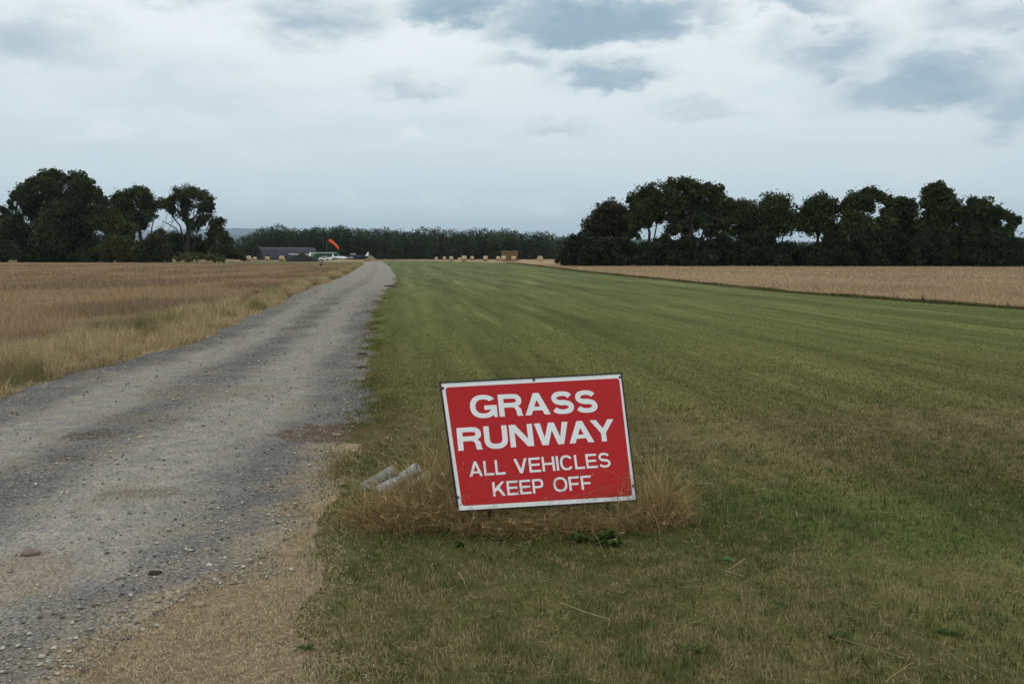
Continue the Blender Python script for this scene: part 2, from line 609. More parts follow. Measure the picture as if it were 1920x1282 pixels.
# --- gravel track
def mat_track():
    m, t, p = material('gravel_track')
    co, x, y, z = world_xyz(t)
    uvn = t.n('ShaderNodeUVMap', uv_map='across')
    s = t.n('ShaderNodeSeparateXYZ'); t.l(uvn.outputs[0], s.inputs[0])
    u = s.outputs[0]
    wv = t.m('MULTIPLY', t.m('SUBTRACT', t.noise(co, 0.45, 4, 0.6), 0.5), 0.30)
    uu = t.m('ADD', u, wv)
    big = t.noise(co, 0.8, 5, 0.6)
    mid = t.noise(co, 5.0, 6, 0.65)
    dark = t.mix(t.ss(big, 0.35, 0.65), (0.122, 0.119, 0.113), (0.168, 0.159, 0.143))
    light = t.mix(t.ss(mid, 0.35, 0.65), (0.285, 0.272, 0.243), (0.335, 0.31, 0.256))
    tr1 = t.m('SUBTRACT', 1.0, t.ss(t.m('ABSOLUTE', t.m('SUBTRACT', uu, 0.29)), 0.04, 0.17))
    tr2 = t.m('SUBTRACT', 1.0, t.ss(t.m('ABSOLUTE', t.m('SUBTRACT', uu, 0.70)), 0.05, 0.19))
    tr = t.m('MAXIMUM', tr1, tr2)
    tr = t.m('MULTIPLY', tr, t.lin(mid, 0.3, 0.7, 0.45, 1.0))
    tr = t.m('MAXIMUM', tr, t.m('MULTIPLY', t.ss(y, 15.0, 45.0), 0.75))
    c = t.mix(tr, dark, light)
    # khaki dust scatter
    c = t.mix(t.m('MULTIPLY', t.ss(t.noise(co, 1.6, 8, 0.75), 0.47, 0.66), 0.65), c, (0.235, 0.205, 0.148))
    # grassy crown further up the track
    crown = t.m('SUBTRACT', 1.0, t.ss(t.m('ABSOLUTE', t.m('SUBTRACT', uu, 0.52)), 0.02, 0.10))
    crown = t.m('MULTIPLY', crown, t.m('MULTIPLY', t.ss(y, 15.0, 21.0), t.ss(t.noise(co, 0.5, 5, 0.6), 0.44, 0.58)))
    c = t.mix(t.m('MULTIPLY', crown, 0.65), c, (0.125, 0.115, 0.055))
    # straw blown in from the dry strip at the near right edge
    ed = t.m('ADD', u, t.m('MULTIPLY', t.m('SUBTRACT', t.noise(co, 3.5, 7, 0.7), 0.5), 0.22))
    ed = t.m('MULTIPLY', t.ss(ed, 0.90, 1.0), t.ss(y, 8.0, 6.0))
    c = t.mix(t.m('MULTIPLY', ed, 0.85), c, t.mix(t.ss(t.noise(co, 26.0, 5, 0.7), .4, .7), (0.25, 0.20, 0.13), (0.35, 0.28, 0.185)))
    # patches of bare reddish soil and damp dark earth
    for (px, py, rx, ry, cc, k) in [(640, 812, 0.55, 0.42, (0.105, 0.066, 0.044), .9), (175, 815, 0.24, 0.22, (0.10, 0.083, 0.064), .8), (130, 860, .18, .10, (0.10, 0.083, 0.064), .5),
                                    (270, 785, .50, .25, (0.15, 0.128, 0.098), .5), (20, 1090, 0.35, 0.34, (0.24, 0.19, 0.135), .6), (270, 925, .3, .12, (.17, .14, .1), .6),
                                    (400, 735, .8, .5, (.19, .16, .115), .45)]:
        q = G(px, py)
        a = t.m('DIVIDE', t.m('SUBTRACT', x, float(q[0])), rx)
        b = t.m('DIVIDE', t.m('SUBTRACT', y, float(q[1])), ry)
        r = t.m('SQRT', t.m('ADD', t.m('MULTIPLY', a, a), t.m('MULTIPLY', b, b)))
        r = t.m('ADD', r, t.m('MULTIPLY', t.m('SUBTRACT', t.noise(co, 7.0, 8, 0.75), 0.5), 3.2))
        c = t.mix(t.ss(r, 1.12, 0.82, 0.0, k), c, cc)
    # grit
    vo = t.n('ShaderNodeTexVoronoi'); t.l(co, vo.inputs['Vector']); vo.inputs['Scale'].default_value = 120.0
    sp = t.n('ShaderNodeSeparateColor'); t.l(vo.outputs['Color'], sp.inputs[0])
    grit = t.lin(sp.outputs[0], 0.0, 1.0, 0.55, 1.45)
    c = t.scale(c, grit)
    vo2 = t.n('ShaderNodeTexVoronoi'); t.l(co, vo2.inputs['Vector']); vo2.inputs['Scale'].default_value = 62.0
    sp2 = t.n('ShaderNodeSeparateColor'); t.l(vo2.outputs['Color'], sp2.inputs[0])
    c = t.mix(t.m('MULTIPLY', t.m('GREATER_THAN', sp2.outputs[1], 0.92), 0.5), c, (0.36, 0.34, 0.30))
    t.l(c, p.inputs['Base Color'])
    p.inputs['Roughness'].default_value = 0.95
    b = t.n('ShaderNodeBump'); b.inputs['Strength'].default_value = 0.8; b.inputs['Distance'].default_value = 0.015
    t.l(t.m('ADD', sp.outputs[0], t.m('MULTIPLY', mid, 2.0)), b.inputs['Height']); t.l(b.outputs[0], p.inputs['Normal'])
    return m


tag(strip('gravel_track', XL, XR, ys_near[ys_near < 246], 0.0045, mat_track(), 9), 'grey gravel farm track with two pale wheel ruts', 'track', kind='structure')

# --- far hills
M_HILL = plain('hill_land', (0.030, 0.048, 0.052), 1.0, 0.25, 0.002)


def ridge(name, dist, prof, label, seed):
    xs = np.linspace(-900, 2900, 260)
    py = np.interp(xs, [q[0] for q in prof], [q[1] for q in prof])
    py = py + 2.2 * (fbm(xs / 60., xs * 0, seed, 5) - .5)
    top = np.array([AT(a, b, dist) for a, b in zip(xs, py)])
    foot = top.copy(); foot[:, 1] -= 1500; foot[:, 2] = -2
    mid = (top * .55 + foot * .45); mid[:, 2] *= 0.9
    back = top.copy(); back[:, 1] += 1500; back[:, 2] = -2
    v = np.concatenate([foot, mid, top, back])
    n = len(xs)
    i = np.arange(n - 1)
    q = np.concatenate([np.stack([i + k * n, i + 1 + k * n, i + 1 + (k + 1) * n, i + (k + 1) * n], 1) for k in range(3)])
    o = npmesh(name, v, q, M_HILL, smooth=True)
    tag(o, label, 'hills', kind='structure')


ridge('hills', 7500, [(-900, 452), (200, 446), (420, 439), (470, 440), (520, 446), (900, 456), (1500, 458), (2900, 455)], 'nearer blue wooded ridge beside the distant wood', 4)
ridge('hills', 13500, [(-900, 440), (200, 434), (400, 429), (455, 427), (500, 429), (640, 440), (1000, 452), (1600, 456), (2900, 450)], 'far pale blue hill line on the horizon', 9)

# ------------------------------------------------------------------ trees
def leaf_cards(P, size, cols, seed):
    r = np.random.default_rng(seed)
    n = len(P)
    a = r.normal(size=(n, 3)); a /= np.linalg.norm(a, axis=1)[:, None]
    b = r.normal(size=(n, 3)); b -= a * np.sum(a * b, 1)[:, None]; b /= np.linalg.norm(b, axis=1)[:, None]
    s = size * r.uniform(.6, 1.35, n)[:, None]
    c = np.cross(a, b) * s * .18
    v = np.stack([P - a * s * .55, P + b * s * .36 + c, P + a * s * .55, P - b * s * .36 + c], 1).reshape(-1, 3)
    i = np.arange(n)[:, None] * 4
    q = np.concatenate([i + np.array([[0, 1, 2]]), i + np.array([[0, 2, 3]])])
    return v, q, np.repeat(cols, 4, 0)


def crown_points(lobes, d, dens, depth, seed, fat=1.12):
    """lobes: pixel x, y, radius -> ellipsoid clumps of leaf points at depth d"""
    r = np.random.default_rng(seed)
    P, Cc = [], []
    extra = []
    for i, a in enumerate(lobes):
        near = sorted((q for j, q in enumerate(lobes) if j != i), key=lambda q: (q[0] - a[0]) ** 2 + (q[1] - a[1]) ** 2)[:3]
        for q in near:
            if math.hypot(q[0] - a[0], q[1] - a[1]) < 2.3 * (a[2] + q[2]) and r.uniform() < .75:
                f = r.uniform(.35, .65)
                extra.append((a[0] + (q[0] - a[0]) * f, a[1] + (q[1] - a[1]) * f, min(a[2], q[2]) * r.uniform(.7, .95)))
    lobes = [(a, b + c * (fat - 1.12) * .5, c * fat) for a, b, c in lobes] + extra
    for (px, py, pr) in lobes:
        c = AT(px, py, d)
        rad = pr / F * d
        c += (c - np.array([0, 0, CAMH])) * (r.uniform(-1, 1) * depth / d)
        # sub clumps inside the lobe
        ns = max(10, int(15 * (pr / 14.) ** 1.3))
        u = r.normal(size=(ns, 3)); u /= np.linalg.norm(u, axis=1)[:, None]
        sub = c + u * (rad * r.uniform(.12, .84, ns)[:, None]) * np.array([1, 1, .95])
        for s_ in sub:
            n = int(1.5 * dens * (pr / 14.) ** 0.75)
            w = r.normal(size=(n, 3)); w /= np.linalg.norm(w, axis=1)[:, None]
            rr = rad * r.uniform(.30, .50) * r.uniform(.15, 1, n)[:, None] ** .45
            P.append(s_ + w * rr * np.array([1.1, 1.1, .85]))
            Cc.append(np.full(n, r.uniform(.72, 1.3)))
        ntw = int(dens * 1.1)
        w = r.normal(size=(ntw, 3)); w /= np.linalg.norm(w, axis=1)[:, None]
        P.append(c + w * rad * r.uniform(.8, 1.22, ntw)[:, None]); Cc.append(np.full(ntw, 1.0))
    P = np.concatenate(P); Cc = np.concatenate(Cc)
    k = P[:, 2] > 0.05
    return P[k], Cc[k]


def make_tree(name, label, cat, lobes, d, trunks, col, group=None, dens=30, leaf=.36, limbs=True, seed=1, fat=1.12):
    base = AT(trunks[0][0][0] if trunks else lobes[0][0], HZ, d); base[2] = 0
    root = empty(name, base)
    tag(root, label, cat, group)
    span = max(l[0] for l in lobes) - min(l[0] for l in lobes)
    P, k = crown_points(lobes, d, dens, span / F * d * .28, seed, fat)
    r = np.random.default_rng(seed + 1)
    cols = np.array(col)[None, :] * (k * r.uniform(.75, 1.3, len(P)))[:, None]
    cols[:, 0] *= r.uniform(.85, 1.25, len(P))
    v, q, c = leaf_cards(P, leaf, cols, seed + 2)
    npmesh('crown' if cat == 'tree' else 'foliage', v, q, M_LEAF, c, root, origin=base)
    bm = bmesh.new()
    rr = random.Random(seed)
    for tk in trunks:
        pts = []
        for i, (px, py, pw) in enumerate(tk):
            w = AT(px, py, d)
            w[2] = max(w[2], -0.1) if i else -0.15
            pts.append((w, .68 * pw / F * d))
        # densify with a slight wander
        P2, r2 = [], []
        for (a, ra), (b, rb) in zip(pts, pts[1:]):
            for s_ in (0, .5):
                P2.append(a + (b - a) * s_ + (np.array([rr.uniform(-.12, .12), rr.uniform(-.2, .2), 0]) if s_ else 0)); r2.append(ra + (rb - ra) * s_)
        P2.append(pts[-1][0]); r2.append(pts[-1][1])
        tube(bm, P2, r2, 7)
        if limbs:
            top = Vector(pts[-1][0]); mid = Vector(pts[max(0, len(pts) - 2)][0])
            near = sorted(lobes, key=lambda l: (l[0] - tk[-1][0]) ** 2 + (l[1] - tk[-1][1]) ** 2)[:7]
            for l in near:
                e = Vector(AT(l[0], l[1], d)) + Vector((0, rr.uniform(-1.5, 1.5), 0))
                s0 = mid.lerp(top, rr.uniform(.35, 1.0))
                m1 = s0.lerp(e, .5) + Vector((rr.uniform(-.4, .4), rr.uniform(-.5, .5), rr.uniform(-.1, .7)))
                w0 = pts[-1][1] * rr.uniform(.4, .65)
                tube(bm, [s0, m1, e], [w0, w0 * .6, w0 * .22], 5)
                for _ in range(2):
                    e2 = e + Vector((rr.uniform(-1, 1), rr.uniform(-1, 1), rr.uniform(-.5, .9))) * (l[2] / F * d * 1.1)
                    tube(bm, [m1, m1.lerp(e2, .55) + Vector((0, 0, .15)), e2], [w0 * .45, w0 * .3, w0 * .1], 4)
    if len(bm.verts):
        bmobj('trunk', bm, M_BARK, root, base)
    else:
        bm.free()
    return root


OAK = (0.042, 0.058, 0.020)
DK = (0.034, 0.049, 0.018)
BR = (0.046, 0.043, 0.022)
OLV = (0.060, 0.070, 0.020)
HED = (0.023, 0.033, 0.015)
DL = 205.0
make_tree('oak_tree', 'broad dense dark tree, biggest in the left clump, dome shaped crown', 'tree',
          [(82, 331, 14), (100, 329, 13), (120, 333, 12), (145, 336, 16), (160, 346, 15), (45, 356, 14), (65, 352, 18), (30, 370, 12), (100, 362, 28), (140, 370, 28), (175, 366, 18), (190, 377, 15),
           (60, 392, 27), (20, 408, 18), (110, 400, 32), (160, 410, 32), (190, 412, 20), (40, 432, 28), (90, 440, 34), (150, 448, 34), (10, 450, 24), (60, 470, 23), (120, 472, 24), (172, 468, 24), (5, 392, 7), (-14, 430, 18), (20, 472, 20), (85, 478, 18), (145, 478, 18), (192, 478, 16), (5, 485, 12), (45, 486, 12), (75, 487, 11), (105, 487, 12), (130, 487, 11), (165, 487, 12), (-40, 470, 24), (-30, 485, 14)],
          DL, [[(105, 492, 9), (106, 450, 7), (110, 400, 5)]], DK, 'trees left of the track', 34, .5, seed=11)
make_tree('oak_tree', 'middle dark tree of the left clump, between dome tree and open oak', 'tree',
          [(230, 366, 14), (255, 357, 12), (270, 363, 15), (215, 377, 12), (240, 385, 20), (275, 386, 18), (295, 380, 10), (255, 408, 17), (280, 405, 11), (225, 402, 18), (268, 425, 9), (240, 430, 16)],
          DL + 8, [[(266, 492, 6), (264, 450, 5), (258, 405, 3.5)], [(272, 445, 2.4), (285, 425, 1.6), (292, 405, 1)]], OAK, 'trees left of the track', 30, .45, seed=12, fat=1.3)
make_tree('oak_tree', 'open crowned oak in the left clump with sky showing through its limbs', 'tree',
          [(335, 363, 13), (355, 359, 13), (375, 363, 13), (390, 376, 11), (320, 376, 13), (350, 383, 17), (380, 390, 12), (310, 386, 9), (397, 388, 7), (345, 404, 8), (375, 412, 12), (390, 405, 7), (364, 428, 10), (325, 395, 9), (300, 432, 6), (312, 444, 7), (330, 440, 6)],
          DL + 3, [[(352, 492, 7), (353, 450, 5.5), (350, 405, 4.5)], [(352, 440, 3), (338, 424, 2), (322, 404, 1.2)], [(350, 430, 2), (330, 428, 1.6), (305, 415, .9)], [(353, 430, 2.2), (375, 415, 1.5), (392, 402, .8)]],
          OAK, 'trees left of the track', 26, .42, seed=13, fat=1.32)
make_tree('hawthorn_tree', 'small dark tree closing the right end of the left clump', 'tree',
          [(404, 413, 10), (415, 416, 9), (398, 430, 13), (414, 440, 13), (426, 452, 11), (392, 452, 14), (432, 468, 12), (410, 472, 16), (435, 480, 8), (448, 478, 7), (456, 484, 5)],
          DL - 3, [[(402, 492, 3.5), (403, 455, 2.5), (404, 425, 1.6)]], DK, 'trees left of the track', 30, .42, seed=14)
make_tree('bush', 'dark undergrowth bush below the open oak in left clump', 'bush',
          [(312, 458, 13), (335, 458, 15), (360, 462, 15), (384, 470, 14), (330, 476, 14), (360, 480, 12), (300, 470, 14), (322, 444, 10), (340, 448, 12), (298, 446, 11), (372, 452, 12), (355, 446, 9)],
          DL + 6, [], HED, 'bushes left of the track', 30, .42, seed=15)
make_tree('bush', 'tall olive green bush in front of the big dome tree', 'bush',
          [(200, 404, 13), (214, 398, 11), (230, 422, 16), (245, 432, 14), (206, 432, 20), (222, 460, 26), (248, 462, 18), (200, 468, 22), (230, 480, 14), (255, 478, 14), (205, 486, 10), (240, 487, 9), (262, 487, 8)],
          DL - 6, [], OLV, 'bushes left of the track', 34, .42, seed=16)
make_tree('bush', 'rounded olive bush right of the tall olive bush', 'bush',
          [(290, 456, 22), (308, 462, 15), (270, 466, 18), (300, 476, 16), (278, 480, 14), (316, 478, 9), (270, 487, 8), (295, 487, 8), (315, 487, 7)],
          DL - 9, [], (.042, .046, .02), 'bushes left of the track', 34, .42, seed=17)
make_tree('bush', 'low pale green bramble bank at foot of the small dark tree', 'bush',
          [(335, 483, 8), (352, 481, 9), (370, 480, 9), (388, 482, 9), (405, 484, 7), (418, 486, 6)],
          DL - 14, [], (.075, .085, .035), 'bushes left of the track', 26, .38, seed=18)

DR = 130.0
TR = 'trees right of the runway'
make_tree('bush', 'rounded green bush at the left end of the right tree row', 'bush',
          [(1075, 451, 14), (1086, 462, 16), (1070, 474, 14), (1098, 474, 16), (1058, 484, 8), (1085, 485, 12), (1062, 490, 7), (1078, 491, 8), (1095, 491, 9), (1108, 490, 9), (1045, 489, 5)], 150, [], (.036, .044, .02), 'bushes right of the runway', 34, .34, seed=21)
make_tree('oak_tree', 'brownish leaning tree at the left end of the right row', 'tree',
          [(1109, 420, 13), (1125, 401, 15), (1150, 396, 18), (1174, 402, 16), (1108, 432, 10), (1138, 420, 19), (1168, 424, 17), (1128, 388, 8), (1145, 384, 8), (1128, 438, 9), (1150, 440, 9), (1180, 438, 9)],
          142, [[(1166, 496, 5), (1164, 460, 4), (1158, 430, 3)], [(1140, 492, 2.5), (1136, 460, 1.8), (1128, 432, 1.2)], [(1162, 450, 2), (1150, 440, 1.4), (1120, 434, .8)], [(1112, 470, 1.6), (1118, 450, 1.1), (1130, 430, .6)]], BR, TR, 27, .34, seed=22, fat=1.6)
make_tree('oak_tree', 'forked oak with bare trunk just left of the tallest right-hand tree', 'tree',
          [(1200, 365, 13), (1224, 357, 15), (1214, 384, 19), (1195, 394, 14), (1236, 378, 14), (1208, 412, 15), (1190, 418, 11), (1236, 402, 11), (1183, 375, 8), (1180, 438, 7), (1196, 440, 6)],
          134, [[(1212, 498, 6), (1214, 460, 4.2), (1218, 436, 3.6), (1210, 405, 2.4)], [(1218, 438, 2.6), (1232, 418, 1.8), (1238, 395, 1.0)]], OAK, TR, 26, .34, seed=23, fat=1.6)
make_tree('oak_tree', 'tallest spreading oak in the right row with thick trunk', 'tree',
          [(1256, 351, 14), (1285, 347, 15), (1305, 351, 15), (1340, 357, 13), (1263, 375, 20), (1298, 376, 21), (1334, 380, 19), (1360, 386, 14), (1270, 405, 18), (1308, 408, 21), (1344, 412, 19), (1258, 428, 10), (1330, 436, 10), (1365, 418, 12), (1290, 430, 13), (1372, 395, 9), (1352, 440, 7), (1248, 442, 6), (1288, 338, 7)],
          130, [[(1292, 500, 10), (1292, 465, 8), (1296, 435, 6.5), (1300, 400, 4)], [(1290, 446, 4), (1275, 425, 2.6), (1258, 400, 1.4)], [(1298, 440, 4), (1322, 424, 2.6), (1346, 400, 1.4)], [(1300, 442, 3), (1330, 442, 1.6), (1362, 438, .8)]], OAK, TR, 28, .34, seed=24, fat=1.42)
make_tree('oak_tree', 'narrow tree with gappy crown right of the tallest oak', 'tree',
          [(1386, 386, 12), (1402, 390, 12), (1396, 408, 15), (1381, 428, 12), (1410, 424, 12), (1398, 442, 9), (1418, 405, 8)],
          132, [[(1397, 498, 4), (1397, 455, 3), (1396, 415, 1.8)]], OAK, TR, 24, .34, seed=25, fat=2.0)
make_tree('oak_tree', 'flat topped tree with curved trunk midway along right row', 'tree',
          [(1443, 378, 13), (1464, 374, 11), (1430, 396, 13), (1454, 400, 16), (1476, 400, 13), (1440, 422, 12), (1465, 424, 11), (1487, 416, 10), (1472, 384, 8), (1428, 432, 7)],
          128, [[(1456, 500, 5), (1455, 460, 4), (1450, 425, 2.8)], [(1457, 455, 2.5), (1470, 438, 1.8), (1478, 410, 1)]], OAK, TR, 25, .34, seed=26, fat=2.0)
make_tree('oak_tree', 'bright topped green tree standing over the widest low sky gap', 'tree',
          [(1545, 374, 11), (1527, 385, 13), (1551, 390, 15), (1515, 402, 12), (1538, 412, 16), (1508, 422, 10), (1556, 424, 12), (1498, 412, 8), (1532, 376, 9)],
          128, [[(1530, 500, 5.5), (1531, 460, 4.4), (1536, 420, 2.6)], [(1532, 455, 2), (1545, 440, 1.5), (1556, 418, .9)]], (.040, .054, .020), TR, 26, .34, seed=27, fat=1.85)
make_tree('oak_tree', 'domed tree with a hole of sky high in its crown', 'tree',
          [(1590, 379, 12), (1610, 367, 14), (1634, 361, 12), (1655, 368, 11), (1670, 377, 9), (1598, 396, 17), (1628, 384, 12), (1620, 418, 20), (1590, 428, 16), (1658, 412, 14), (1615, 445, 18), (1648, 440, 16), (1664, 392, 9), (1625, 470, 18), (1650, 470, 16)],
          126, [[(1618, 500, 6), (1618, 450, 4.5), (1616, 400, 3)]], OAK, TR, 27, .34, seed=28, fat=1.5)
make_tree('oak_tree', 'low crowned tree in the dip between the two taller right-hand domes', 'tree',
          [(1690, 379, 11), (1706, 381, 9), (1690, 400, 16), (1680, 428, 15), (1706, 424, 15), (1690, 452, 16), (1715, 448, 14), (1700, 475, 16)],
          130, [[(1694, 500, 5), (1694, 450, 4), (1692, 405, 2.4)]], DK, TR, 28, .34, seed=29, fat=1.8)
make_tree('oak_tree', 'tall tree with ragged twiggy top, second dome from right', 'tree',
          [(1740, 357, 10), (1760, 354, 10), (1776, 361, 10), (1735, 376, 12), (1760, 378, 17), (1786, 376, 13), (1750, 404, 20), (1788, 400, 19), (1765, 432, 20), (1735, 428, 14), (1790, 440, 18), (1760, 465, 20), (1795, 470, 18), (1748, 348, 6), (1764, 345, 5)],
          124, [[(1763, 500, 6.5), (1763, 450, 5), (1762, 395, 3)]], OAK, TR, 28, .34, seed=30, fat=1.45)
make_tree('oak_tree', 'wide tree sloping down at the right end of the row', 'tree',
          [(1820, 379, 12), (1845, 386, 14), (1870, 396, 12), (1825, 404, 18), (1858, 412, 17), (1890, 404, 8), (1904, 412, 8), (1840, 438, 20), (1880, 436, 13), (1812, 432, 15), (1896, 425, 8), (1850, 468, 20), (1820, 470, 18), (1882, 465, 15)],
          122, [[(1845, 500, 6.5), (1845, 450, 5), (1844, 405, 3)], [(1858, 440, 2.2), (1880, 425, 1.5), (1900, 414, .8)]], DK, TR, 28, .34, seed=31, fat=1.45)
make_tree('bush', 'bush at the right edge of the photo past the last tree', 'bush',
          [(1912, 454, 14), (1900, 474, 14), (1928, 468, 18), (1915, 486, 14), (1940, 484, 16)], 119, [], (.03, .038, .02), 'bushes right of the runway', 32, .34, seed=32)
hedge = [(1095, 'left of the brownish leaning tree'), (1620, 'around the foot of the domed tree'), (1808, 'between the ragged topped tree and the last sloping tree'), (1125, 'under the brownish leaning tree'), (1180, 'between brownish tree and forked oak'), (1240, 'in the gap between forked oak and tallest oak'), (1300, 'around the foot of the tallest oak'),
         (1362, 'right of the tallest oak trunk'), (1425, 'between narrow tree and flat topped tree'), (1490, 'below the widest low sky gap'), (1560, 'right of the bright topped tree'),
         (1680, 'below the low crowned tree'), (1740, 'left of the ragged topped tree trunk'), (1870, 'below the last sloping tree')]
for i, (hx, where) in enumerate(hedge):
    rr = random.Random(100 + i)
    lob = [(hx + dx, 497 - h * 1.12 + rr.uniform(-2, 2), r_) for dx, h, r_ in [(-34, 12, 14), (-20, 18, 15), (-4, 20 + rr.uniform(0, 6), 15), (14, 19, 15), (30, 13, 14), (-28, 27 + rr.uniform(-6, 12), 11), (-8, 31 + rr.uniform(-9, 12), 10), (10, 30 + rr.uniform(-9, 12), 10), (26, 27 + rr.uniform(-6, 12), 11), (-14, 7, 11), (10, 7, 11), (-34, 3, 9), (-24, 2, 9), (-4, 2, 9), (22, 2, 9), (34, 3, 9)]]
    if hx in (1095, 1362, 1425, 1560, 1620, 1680, 1740, 1808, 1870, 1300):
        lob += [(hx + rr.uniform(-24, 20), 497 - rr.uniform(38, 54), rr.uniform(9, 13)) for _ in range(5)]
    make_tree('hedge_bush', 'dark hedge bush ' + where, 'bush', lob, 127 - (hx - 1125) * .008 + rr.uniform(-2, 2), [], HED if i % 3 else (.026, .034, .02), 'hedge bushes below the right trees', 30, .34, seed=40 + i)


# distant wood: one mass nobody could count
def distant_wood():
    prof = [(300, 452), (440, 452), (470, 444), (490, 432), (520, 427), (545, 429), (570, 432), (600, 430), (640, 427), (665, 430), (690, 434), (715, 431), (745, 434), (770, 438), (800, 434), (830, 433), (860, 437), (890, 435), (920, 434), (950, 436),
            (990, 439), (1030, 441), (1060, 446), (1100, 450), (1300, 455), (1600, 457), (2050, 455)]
    r = np.random.default_rng(5)
    P, K, S = [], [], []
    for x in np.arange(300, 2050, 8.5):
        for row in range(3):
            d = 352 + 70 * (700 - x) / 700 * (x < 700) + row * 9 + r.uniform(-4, 4)
            top = np.interp(x, [q[0] for q in prof], [q[1] for q in prof]) + r.normal() * 1.2 + 9 * (float(fbm(np.array([x / 26.]), np.array([3.3]), 71)[0]) - .5) + (2 - row) * 5
            ax = x + r.uniform(-5, 5)
            pr = r.uniform(7, 15)
            top += r.uniform(-2, 4) * (pr < 10)
            k = r.uniform(.8, 1.22)
            y = top + pr * .6
            while y < 489:
                c = AT(ax + r.uniform(-5, 5), y, d)
                rad = pr / F * d * 1.1
                n = int(120 * (pr / 10) ** 2)
                w = r.normal(size=(n, 3)); w /= np.linalg.norm(w, axis=1)[:, None]
                P.append(c + w * rad * r.uniform(.4, 1.0, n)[:, None] ** .6); K.append(np.full(n, r.uniform(.75, 1.3)))
                y += pr * 1.0
    P = np.concatenate(P); K = np.concatenate(K)
    ok = P[:, 2] > .3
    P, K = P[ok], K[ok]
    cols = np.array([.036, .050, .025])[None] * (K * r.uniform(.8, 1.25, len(P)))[:, None]
    v, q, c = leaf_cards(P, .66, cols, 6)
    tag(npmesh('distant_wood', v, q, M_LEAF, c), 'long dark wood across the far end of the runway', 'wood', kind='stuff')


distant_wood()


# ------------------------------------------------------------------ grasses
def blades(x, y, h, w, lean, ldir, col, z0=0.0, face=None, seed=0, segs=2, tipcol=None):
    n = len(x)
    r = np.random.default_rng(seed)
    az = r.uniform(0, math.pi, n) if face is None else face
    sx, sy = np.cos(az) * w * .5, np.sin(az) * w * .5
    lx, ly = np.cos(ldir) * lean * h, np.sin(ldir) * lean * h
    rows = []
    for k in range(segs):
        tt = k / segs
        wk = 1.0 if k == 0 else .8
        cx, cy, cz = x + lx * tt ** 1.7, y + ly * tt ** 1.7, z0 + h * (tt - .22 * lean.clip(0, 2) * tt * tt)
        rows.append(np.stack([cx - sx * wk, cy - sy * wk, cz], 1)); rows.append(np.stack([cx + sx * wk, cy + sy * wk, cz], 1))
    cz = z0 + np.maximum(h * (1 - .22 * lean.clip(0, 2)), .004)
    rows.append(np.stack([x + lx, y + ly, cz], 1))
    m = len(rows)
    v = np.stack(rows, 1).reshape(-1, 3)
    b = np.arange(n)[:, None] * m
    tr = []
    for k in range(segs - 1):
        o = 2 * k
        tr += [b + np.array([[o, o + 1, o + 3]]), b + np.array([[o, o + 3, o + 2]])]
    tr.append(b + np.array([[m - 3, m - 2, m - 1]]))
    return v, np.concatenate(tr), np.repeat(col, m, 0)


def join(parts):
    V, T, C_, o = [], [], [], 0
    for v, t, c in parts:
        V.append(v); T.append(t + o); C_.append(c); o += len(v)
    return np.concatenate(V), np.concatenate(T), np.concatenate(C_)


def polar(n, r0, r1, half=52, seed=0, power=1.0):
    r = np.random.default_rng(seed)
    a = np.radians(r.uniform(-half, half, n))
    if power == 1.0:
        d = r0 * (r1 / r0) ** r.uniform(0, 1, n)
    else:
        e = 1 - power
        d = (r0 ** e + (r1 ** e - r0 ** e) * r.uniform(0, 1, n)) ** (1 / e)
    return np.sin(a) * d, np.cos(a) * d, d


def mown_grass():
    x, y, d = polar(540000, 2.3, 34.0, 60, 1, 1.0)
    e = fbm(x * 2.2, y * 2.2, 61)
    ok = (x > GL(y) - .05 + .7 * (e - .5) + np.random.default_rng(4).normal(.05, .13, len(x))) & (x < RE(y))
    x, y, d = x[ok], y[ok], d[ok]
    r = np.random.default_rng(2)
    n = len(x)
    thin = fbm(x * 1.6, y * 1.6, 91)
    keep = r.uniform(0, 1, n) < .45 + .9 * thin
    x, y, d, thin = x[keep], y[keep], d[keep], thin[keep]
    n = len(x)
    c = grass_base(x, y)
    mott = fbm(x * 10, y * 10, 15, 3)
    c = lerp(c * 1.0, c * np.array([.62, .80, .62]), sm(mott, .50, .36) * np.clip(7 / d, .25, 1))
    dead = r.uniform(0, 1, n) < .03 + (.14 + .40 * sm(c[:, 0] / c[:, 1], .85, 1.25)) * 1.6 * sm(mott, .40, .62)
    c = c * 1.1 * (1 + (r.uniform(.5, 1.75, n) - 1) * np.clip(6 / d, .3, 1))[:, None]
    c[dead] = np.array([.38, .305, .17]) * r.uniform(.6, 1.25, dead.sum())[:, None]
    h = r.uniform(.016, .046, n) * (.35 + 1.3 * fbm(x * 6, y * 6, 14)) * np.where(dead, .75, 1)
    w = r.uniform(.0026, .0052, n) * np.maximum(1, d / 4.5) ** .8
    h = h * np.clip(9 / d, .35, 1)
    lean = np.abs(r.normal(.4, .32, n))
    v, t_, cc = blades(x, y, h, w, lean, r.uniform(0, 6.283, n), c, .003, seed=3)
    tag(npmesh('mown_grass', v, t_, M_BLADE, cc), 'short mown grass blades, green mixed with dry straw', 'grass', kind='stuff')


mown_grass()


